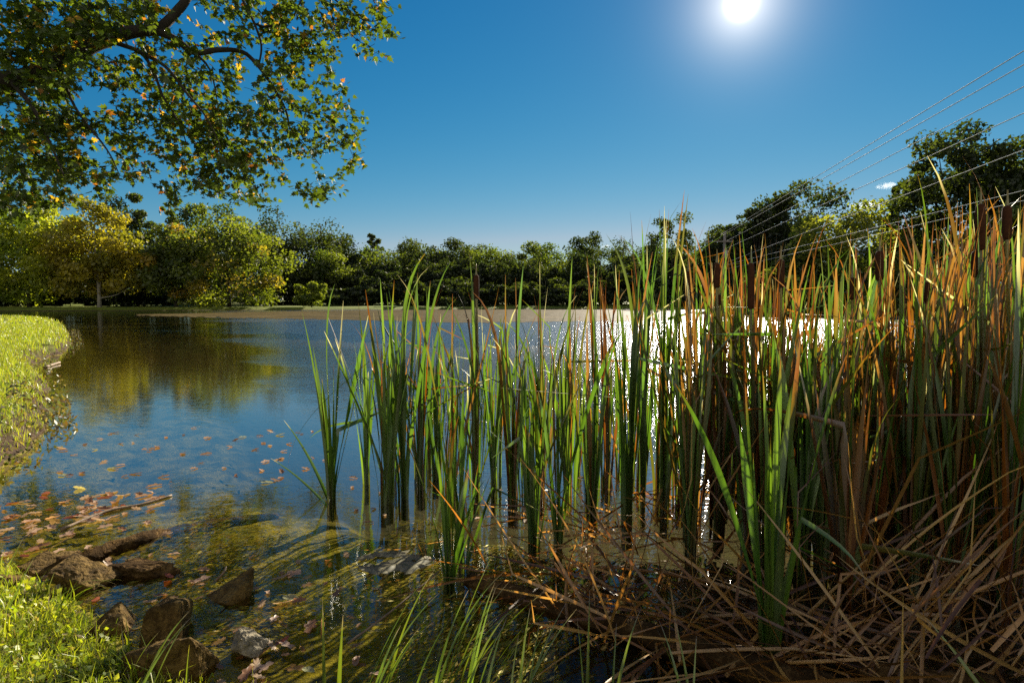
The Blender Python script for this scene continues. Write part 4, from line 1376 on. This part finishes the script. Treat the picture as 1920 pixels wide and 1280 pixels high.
log('short brown stick poking from the algae rocks', [pix(400, 1092, -0.01), pix(418, 1075, 0.02), pix(424, 1062, 0.035)], 0.005, 0.003, M_DRYWOOD, name='stick', seed=7, n=7)
log('small pale twig floating by the left bank', [pix(84, 688, 0.01), pix(112, 679, 0.02)], 0.02, 0.015, M_DRYWOOD, name='stick', seed=8, n=7)

# bleached sheet of dead algae floating before the young shoot
rng = np.random.RandomState(3)
mb = MB()
for (cx, cy, wd, hg, rot_) in ((700, 1068, 60, 15, 0.25), (742, 1060, 86, 20, -0.2), (778, 1062, 70, 22, -0.5), (735, 1040, 66, 12, -0.1), (772, 1047, 54, 11, 0.1), (690, 1045, 40, 10, -0.4)):
    rim = []
    for i in range(30):
        a_ = i / 30 * math.tau
        k_ = 1 + 0.55 * noise.fractal(Vector((math.cos(a_) * 1.7 + cx, math.sin(a_) * 1.7 + cy, 0)), 1, 2, 4)
        ex, ey = math.cos(a_) * wd / 2 * k_, math.sin(a_) * hg / 2 * k_
        q_ = pix(cx + ex * math.cos(rot_) - ey * math.sin(rot_), cy + ex * math.sin(rot_) * 0.6 + ey * math.cos(rot_))
        rim.append((q_[0], q_[1], -0.001 + 0.009 * rng.rand()))
    m0 = np.mean(rim, axis=0)
    mid_ = [tuple(m0 * 0.5 + np.array(r_) * 0.5 + (0, 0, rng.uniform(-0.002, 0.008))) for r_ in rim]
    vv = [tuple(m0 + (0, 0, 0.004))] + mid_ + rim
    ff = [(0, 1 + i, 1 + (i + 1) % 30) for i in range(30)] + [(1 + i, 31 + i, 31 + (i + 1) % 30, 1 + (i + 1) % 30) for i in range(30)]
    mb.add(vv, ff, [tuple(np.array((0.27, 0.25, 0.15)) * rng.uniform(0.5, 1.3)) for _ in vv])
tag(mb.build('algae_sheet', M_DRY, origin=pix(740, 1055), smooth=True), 'bleached whitish crumpled sheet of algae floating beside the young shoot', 'algae sheet')


# ------------------------------------------------------------------ fallen leaves on the water: a few patterns, then copies
def leaf_mesh(seed, lobes, c):
    rng = np.random.RandomState(seed)
    n = 26
    vs, cs = [(0, 0, 0.004)], [tuple(np.array(c) * 0.8)]
    for i in range(n):
        t = i / n * math.tau
        base = 0.5 * (0.30 + 0.0 * t)
        ax, ay = 0.5 * math.cos(t), 0.24 * math.sin(t)
        k = 1 + (0.30 * math.cos(lobes * t) if lobes else 0) + rng.normal(0, 0.05)
        if abs(math.cos(t)) > 0.96:
            k = 1.05
        x, y = ax * k, ay * k
        vs.append((x, y, 0.10 * y * y * 4 + 0.06 * math.sin(3 * x + seed) + rng.normal(0, 0.012)))
        cs.append(tuple(np.array(c) * rng.uniform(0.7, 1.25)))
    mb = MB()
    mb.add(vs, [(0, 1 + i, 1 + (i + 1) % n) for i in range(n)], cs)
    # stalk
    mb.add([(0.5, -0.012, 0.02), (0.72, -0.008, 0.03), (0.72, 0.008, 0.03), (0.5, 0.012, 0.02)], [(0, 1, 2, 3)], [tuple(np.array(c) * 0.5)] * 4)
    o = mb.build('fallen_leaf', M_DRY, smooth=True)
    return o


protos = [leaf_mesh(1, 7, (0.46, 0.26, 0.12)), leaf_mesh(2, 7, (0.36, 0.17, 0.07)), leaf_mesh(3, 0, (0.42, 0.22, 0.09)), leaf_mesh(4, 9, (0.55, 0.36, 0.19)), leaf_mesh(5, 0, (0.34, 0.09, 0.03)),
          leaf_mesh(6, 7, (0.24, 0.13, 0.06)), leaf_mesh(7, 0, (0.42, 0.42, 0.20)), leaf_mesh(8, 5, (0.52, 0.34, 0.22))]
used = set()
rng = np.random.RandomState(19)


def drop(px, py, size, pk, lab, group=None, rz=None, z=0.004, tilt=0.12):
    src = protos[pk]
    if pk in used:
        o = src.copy()
        COL.objects.link(o)
    else:
        o = src
        used.add(pk)
    p = pix(px, py, z)
    o.location = tuple(p)
    size = size * 0.82
    o.scale = (size, size, size)
    o.rotation_euler = (rng.normal(0, tilt), rng.normal(0, tilt), rng.uniform(0, math.tau) if rz is None else rz)
    for q in ('label', 'category', 'group'):
        if q in o:
            del o[q]
    return tag(o, lab, 'leaf', group)


special = [(583, 1172, 0.075, 1, 'reddish brown leaf on the algae above the pale pitted rock'), (527, 1080, 0.07, 3, 'tan leaf on the algae beside the striped rock'), (545, 1120, 0.06, 6, 'pale green leaf curled on the algae'),
           (548, 1076, 0.065, 7, 'pinkish leaf next to the tan leaf by the striped rock'), (531, 1128, 0.065, 3, 'light tan leaf under the pale green leaf'), (560, 1125, 0.05, 1, 'crumpled brown leaf beside the light tan leaf'),
           (512, 1210, 0.06, 3, 'oak leaf touching the pitted rock'), (492, 1225, 0.055, 0, 'brown oak leaf just below the pitted rock'), (480, 1247, 0.06, 3, 'tan oak leaf in the green water below the pitted rock'),
           (498, 1250, 0.05, 7, 'smaller oak leaf paired with the one below the pitted rock'), (605, 1175, 0.085, 3, 'large lobed tan leaf standing up behind the thin blade'), (528, 1200, 0.05, 4, 'dark red oval leaf on the algae'),
           (204, 1057, 0.05, 2, 'orange leaf standing upright between the rocks'), (315, 1088, 0.06, 4, 'orange red leaf at the end of the dark crusted rock'), (380, 1085, 0.06, 7, 'pink tan oak leaf in front of the striped rock'),
           (578, 1255, 0.045, 6, 'narrow green leaf near the bottom edge'), (82, 932, 0.06, 4, 'bright red leaf on the dark weed by the left edge'), (150, 915, 0.07, 6, 'pale whitish leaf floating above the stick'),
           (462, 1262, 0.06, 1, 'dark orange leaf sunk by the bottom edge'), (615, 1050, 0.05, 1, 'lone brown leaf beside the bleached algae sheet'), (50, 1128, 0.07, 0, 'tan lobed leaf at the lawn edge near the grey rock')]
for (px, py, s_, pk, lb) in special:
    drop(px, py, s_, pk, lb, tilt=0.3 if 'upright' not in lb and 'standing' not in lb else 0.8)
for i in range(62):
    px, py = rng.uniform(110, 640), rng.uniform(800, 905)
    drop(px, py, rng.uniform(0.035, 0.08), rng.choice([0, 1, 2, 3, 5, 6, 7]), 'small leaf floating on the open blue water beyond the drifted rows', 'leaves scattered on the open blue water')
for i in range(84):
    u = rng.rand()
    px = -20 + 330 * u
    py = 985 - 60 * u + rng.normal(0, 22) + (rng.rand() < 0.25) * rng.uniform(0, 50)
    drop(px, py, rng.uniform(0.04, 0.085), rng.choice([0, 1, 3, 3, 7, 7, 4]), 'brown leaf packed in the drifted rows along the floating stick', 'leaves drifted along the floating stick')
for i in range(66):
    px, py = rng.uniform(330, 720), rng.uniform(1030, 1290)
    drop(px, py, rng.uniform(0.025, 0.055), rng.choice([0, 1, 2, 3, 5, 7]), 'brown leaf lying on the green algae shallows below the striped rock', 'leaves on the algae shallows', z=rng.choice([0.004, -0.006]))
for i in range(26):
    px, py = rng.uniform(20, 330), rng.uniform(1020, 1130)
    drop(px, py, rng.uniform(0.03, 0.06), rng.choice([0, 1, 3, 4, 7]), 'brown leaf caught between the rocks and the log', 'leaves caught between the rocks')
for i in range(30):
    px, py = rng.uniform(640, 1150), rng.uniform(870, 1000)
    drop(px, py, rng.uniform(0.03, 0.06), rng.choice([0, 1, 2, 3, 7]), 'brown leaf floating between the cattail stems', 'leaves between the cattail stems')

# ------------------------------------------------------------------ the overhanging maple
tb = np.array([-10.2, 9.4, 0])
tb[2] = float(ground_z(tb[0], tb[1])) - 0.1
tree = thing('maple_tree', 'overhanging maple whose leafy limb fills the upper left sky', 'tree', tb)
mb = MB()
tube(mb, spline([tb, tb + (0.1, 0, 1.5), tb + (0.3, 0.1, 3.0), tb + (0.4, 0.2, 5.5), tb + (0.2, 0.2, 8)], 4), [0.46, 0.36, 0.33, 0.31, 0.29, 0.28, 0.27, 0.26, 0.25, 0.24, 0.22, 0.21, 0.2, 0.19, 0.17, 0.15, 0.13], 14, wob=0.04)
mb.build('trunk', M_BARK, tree, tb, smooth=True)
YB = 10.5
branch_px = [
    ('limb', [tb + (0.35, 0.15, 4.2), at(20, 150, 9.8), at(110, 120, 10.0), at(170, 88, 10.2), at(240, 62, 10.5), at(300, 57, 10.5)], 0.17, 0.09),
    ('limb', [at(296, 58, 10.5), at(325, 30, 10.6), at(352, -5, 10.7), at(380, -60, 10.8), at(430, -120, 11)], 0.085, 0.06),
    ('limb', [at(296, 58, 10.5), at(330, 75, 10.5), at(365, 99, 10.6), at(410, 94, 10.8), at(455, 98, 11), at(485, 125, 11), at(510, 160, 11), at(535, 205, 11.1), at(543, 240, 11.2)], 0.07, 0.014),
    ('branch', [at(215, 80, 10.3), at(265, 100, 10.2), at(290, 140, 10.1), at(305, 180, 10), at(335, 230, 10), at(350, 270, 10)], 0.04, 0.008),
    ('branch', [at(265, 100, 10.2), at(310, 125, 10), at(350, 175, 9.9), at(390, 225, 9.9), at(420, 290, 9.9)], 0.035, 0.007),
    ('branch', [at(365, 99, 10.6), at(390, 125, 10.5), at(402, 160, 10.5), at(410, 210, 10.5)], 0.025, 0.006),
    ('branch', [at(440, -40, 11.2), at(455, 0, 11.2), at(475, 40, 11.2), at(490, 85, 11.2), at(485, 125, 11)], 0.03, 0.016),
    ('branch', [at(590, -40, 11.6), at(560, 10, 11.5), at(545, 38, 11.4), at(500, 50, 11.3), at(478, 45, 11.2)], 0.012, 0.022),
    ('branch', [at(543, 240, 11.2), at(570, 270, 11.2), at(600, 310, 11.2)], 0.013, 0.005),
    ('branch', [at(535, 205, 11.1), at(590, 215, 11.2), at(640, 250, 11.3), at(665, 300, 11.3)], 0.012, 0.004),
    ('branch', [at(590, -40, 11.6), at(640, 10, 11.7), at(690, 40, 11.8), at(735, 30, 11.9)], 0.02, 0.005),
    ('branch', [at(640, 10, 11.7), at(655, 60, 11.7), at(690, 90, 11.8)], 0.013, 0.004),
    ('branch', [at(170, 88, 10.2), at(165, 40, 10.1), at(168, 0, 10), at(172, -60, 10)], 0.03, 0.02),
    ('branch', [at(20, 150, 9.8), at(60, 200, 9.4), at(90, 260, 9.2), at(120, 330, 9.0)], 0.05, 0.01),
    ('branch', [at(110, 120, 10.0), at(140, 200, 9.6), at(200, 280, 9.5), at(225, 330, 9.5)], 0.03, 0.006),
]
for nm, pts, ra, rb in branch_px:
    P_ = spline(pts, 5)
    m = len(P_)
    mb = MB()
    tube(mb, P_, [ra + (rb - ra) * (i / (m - 1)) ** 0.8 for i in range(m)], 9, wob=0.06)
    mb.build(nm, M_BARK, tree, tb, smooth=True)

# leaf sprays: (px, py, half width, half height, number of sprays)
blobs = [(50, 40, 130, 60, 70), (40, 120, 120, 70, 80), (60, 210, 110, 70, 80), (40, 300, 110, 60, 60), (110, 250, 70, 60, 34), (90, 340, 90, 40, 34), (170, 335, 50, 22, 14), (130, 60, 90, 60, 40), (200, 30, 70, 40, 30), (30, 385, 70, 30, 20),
         (200, 130, 40, 30, 10), (215, 245, 40, 40, 12), (250, 290, 50, 40, 18), (270, 130, 70, 40, 26), (255, 35, 70, 40, 22), (300, 190, 70, 50, 30), (340, 250, 80, 50, 34), (400, 190, 60, 50, 26), (390, 290, 80, 45, 34), (430, 250, 60, 60, 28),
         (350, 335, 60, 30, 16), (440, 340, 55, 35, 18), (470, 310, 40, 40, 14), (320, 375, 30, 20, 5), (470, 370, 30, 12, 6), (340, 85, 60, 25, 10), (420, 60, 40, 40, 9), (420, 8, 50, 18, 10), (480, 40, 50, 40, 20), (545, 45, 50, 40, 20),
         (560, 105, 60, 40, 26), (515, 165, 45, 45, 20), (610, 75, 40, 40, 12), (620, 20, 50, 30, 16), (690, 20, 50, 30, 15), (720, 60, 22, 16, 5), (655, 60, 30, 30, 7), (600, 170, 45, 40, 16), (580, 230, 50, 40, 18), (640, 215, 30, 22, 7),
         (650, 250, 32, 22, 9), (610, 285, 35, 25, 8), (660, 305, 24, 12, 5), (600, 345, 40, 20, 10), (580, 365, 24, 14, 4), (540, 290, 25, 30, 6), (510, 320, 22, 24, 5), (690, 100, 14, 14, 3), (500, 230, 45, 50, 18), (350, 140, 45, 30, 10),
         (440, 130, 40, 26, 8),
         (100, -90, 260, 90, 110), (420, -90, 200, 70, 50), (650, -70, 110, 50, 24), (-130, 120, 110, 160, 70), (-120, 320, 90, 90, 40)]
rng = np.random.RandomState(66)
# the leaf: a five-lobed outline as a fan of triangles
lobe = [(0, 0.0), (0.10, -0.22), (0.30, -0.42), (0.36, -0.20), (0.62, -0.34), (0.60, -0.12), (1.0, 0.0), (0.60, 0.12), (0.62, 0.34), (0.36, 0.20), (0.30, 0.42), (0.10, 0.22)]
lobe = np.array(lobe)
nl = len(lobe)
Vs, Fs, Cs, off = [], [], [], 0
twigs = MB()
for (bx, by, bw, bh, cnt) in blobs:
    y0 = np.interp(bx, [-150, 100, 300, 700], [8.8, 9.6, 10.2, 11.6])
    for _ in range(int(cnt * (0.95 if bx < 190 else 1.0))):
        while True:
            a, b_ = rng.uniform(-1, 1, 2)
            if a * a + b_ * b_ < 1:
                break
        yy = y0 + rng.uniform(-0.45, 1.5)
        c0 = at(bx + a * bw, by + b_ * bh, yy)
        # a short twig with drooping leaves along it
        azt = rng.uniform(0, math.tau)
        dt = np.array([math.cos(azt), 0.7 * math.sin(azt), rng.uniform(-0.6, 0.25)])
        dt /= np.linalg.norm(dt)
        Lt = rng.uniform(0.22, 0.45)
        tube(twigs, [c0 - dt * Lt * 0.6, c0 + (0, 0, 0.01), c0 + dt * Lt * 0.5 + (0, 0, -0.02)], [0.004, 0.003, 0.0015], 4, cap=False)
        yel = rng.rand()
        nn = rng.randint(9, 16)
        for q in range(nn):
            p = c0 + dt * Lt * rng.uniform(-0.5, 0.55) + rng.normal(0, 0.05, 3)
            d = dt * 0.5 + rng.normal(0, 0.55, 3) + np.array([0, 0, -0.5])
            d /= np.linalg.norm(d)
            s = np.cross(d, rng.normal(0, 0.6, 3) + np.array([0, 0.2, 0.9]))
            s /= np.linalg.norm(s) + 1e-9
            nn_ = np.cross(d, s)
            sz = rng.uniform(0.085, 0.16)
            Q = p + sz * (d * lobe[:, :1] + s * lobe[:, 1:] + nn_ * (0.5 * lobe[:, 1:] ** 2 - 0.16 * lobe[:, :1] ** 2))
            Vs.append(Q)
            Fs.append(np.array([[0, i, i + 1] for i in range(1, nl - 1)]) + off)
            off += nl
            r_ = rng.rand()
            if r_ < 0.012 + 0.22 * (yel < 0.14):
                c = np.array((0.42, 0.24, 0.02))
            elif r_ < 0.03:
                c = np.array((0.34, 0.12, 0.02))
            else:
                k_ = rng.rand()
                c = np.array((0.028, 0.05, 0.005)) * (1 - k_) + np.array((0.11, 0.15, 0.011)) * k_
            Cs.append(np.tile(c * rng.uniform(0.8, 1.2), (nl, 1)))
quads_mesh('crown', np.vstack(Vs), np.vstack(Fs), np.vstack(Cs), leaf_material('maple_leaves', trans=0.55, gloss=0.03, rough=0.5, boost=1.35), tree, tb)
twigs.build('twigs', M_BARK, tree, tb)
bpy.context.view_layer.update()
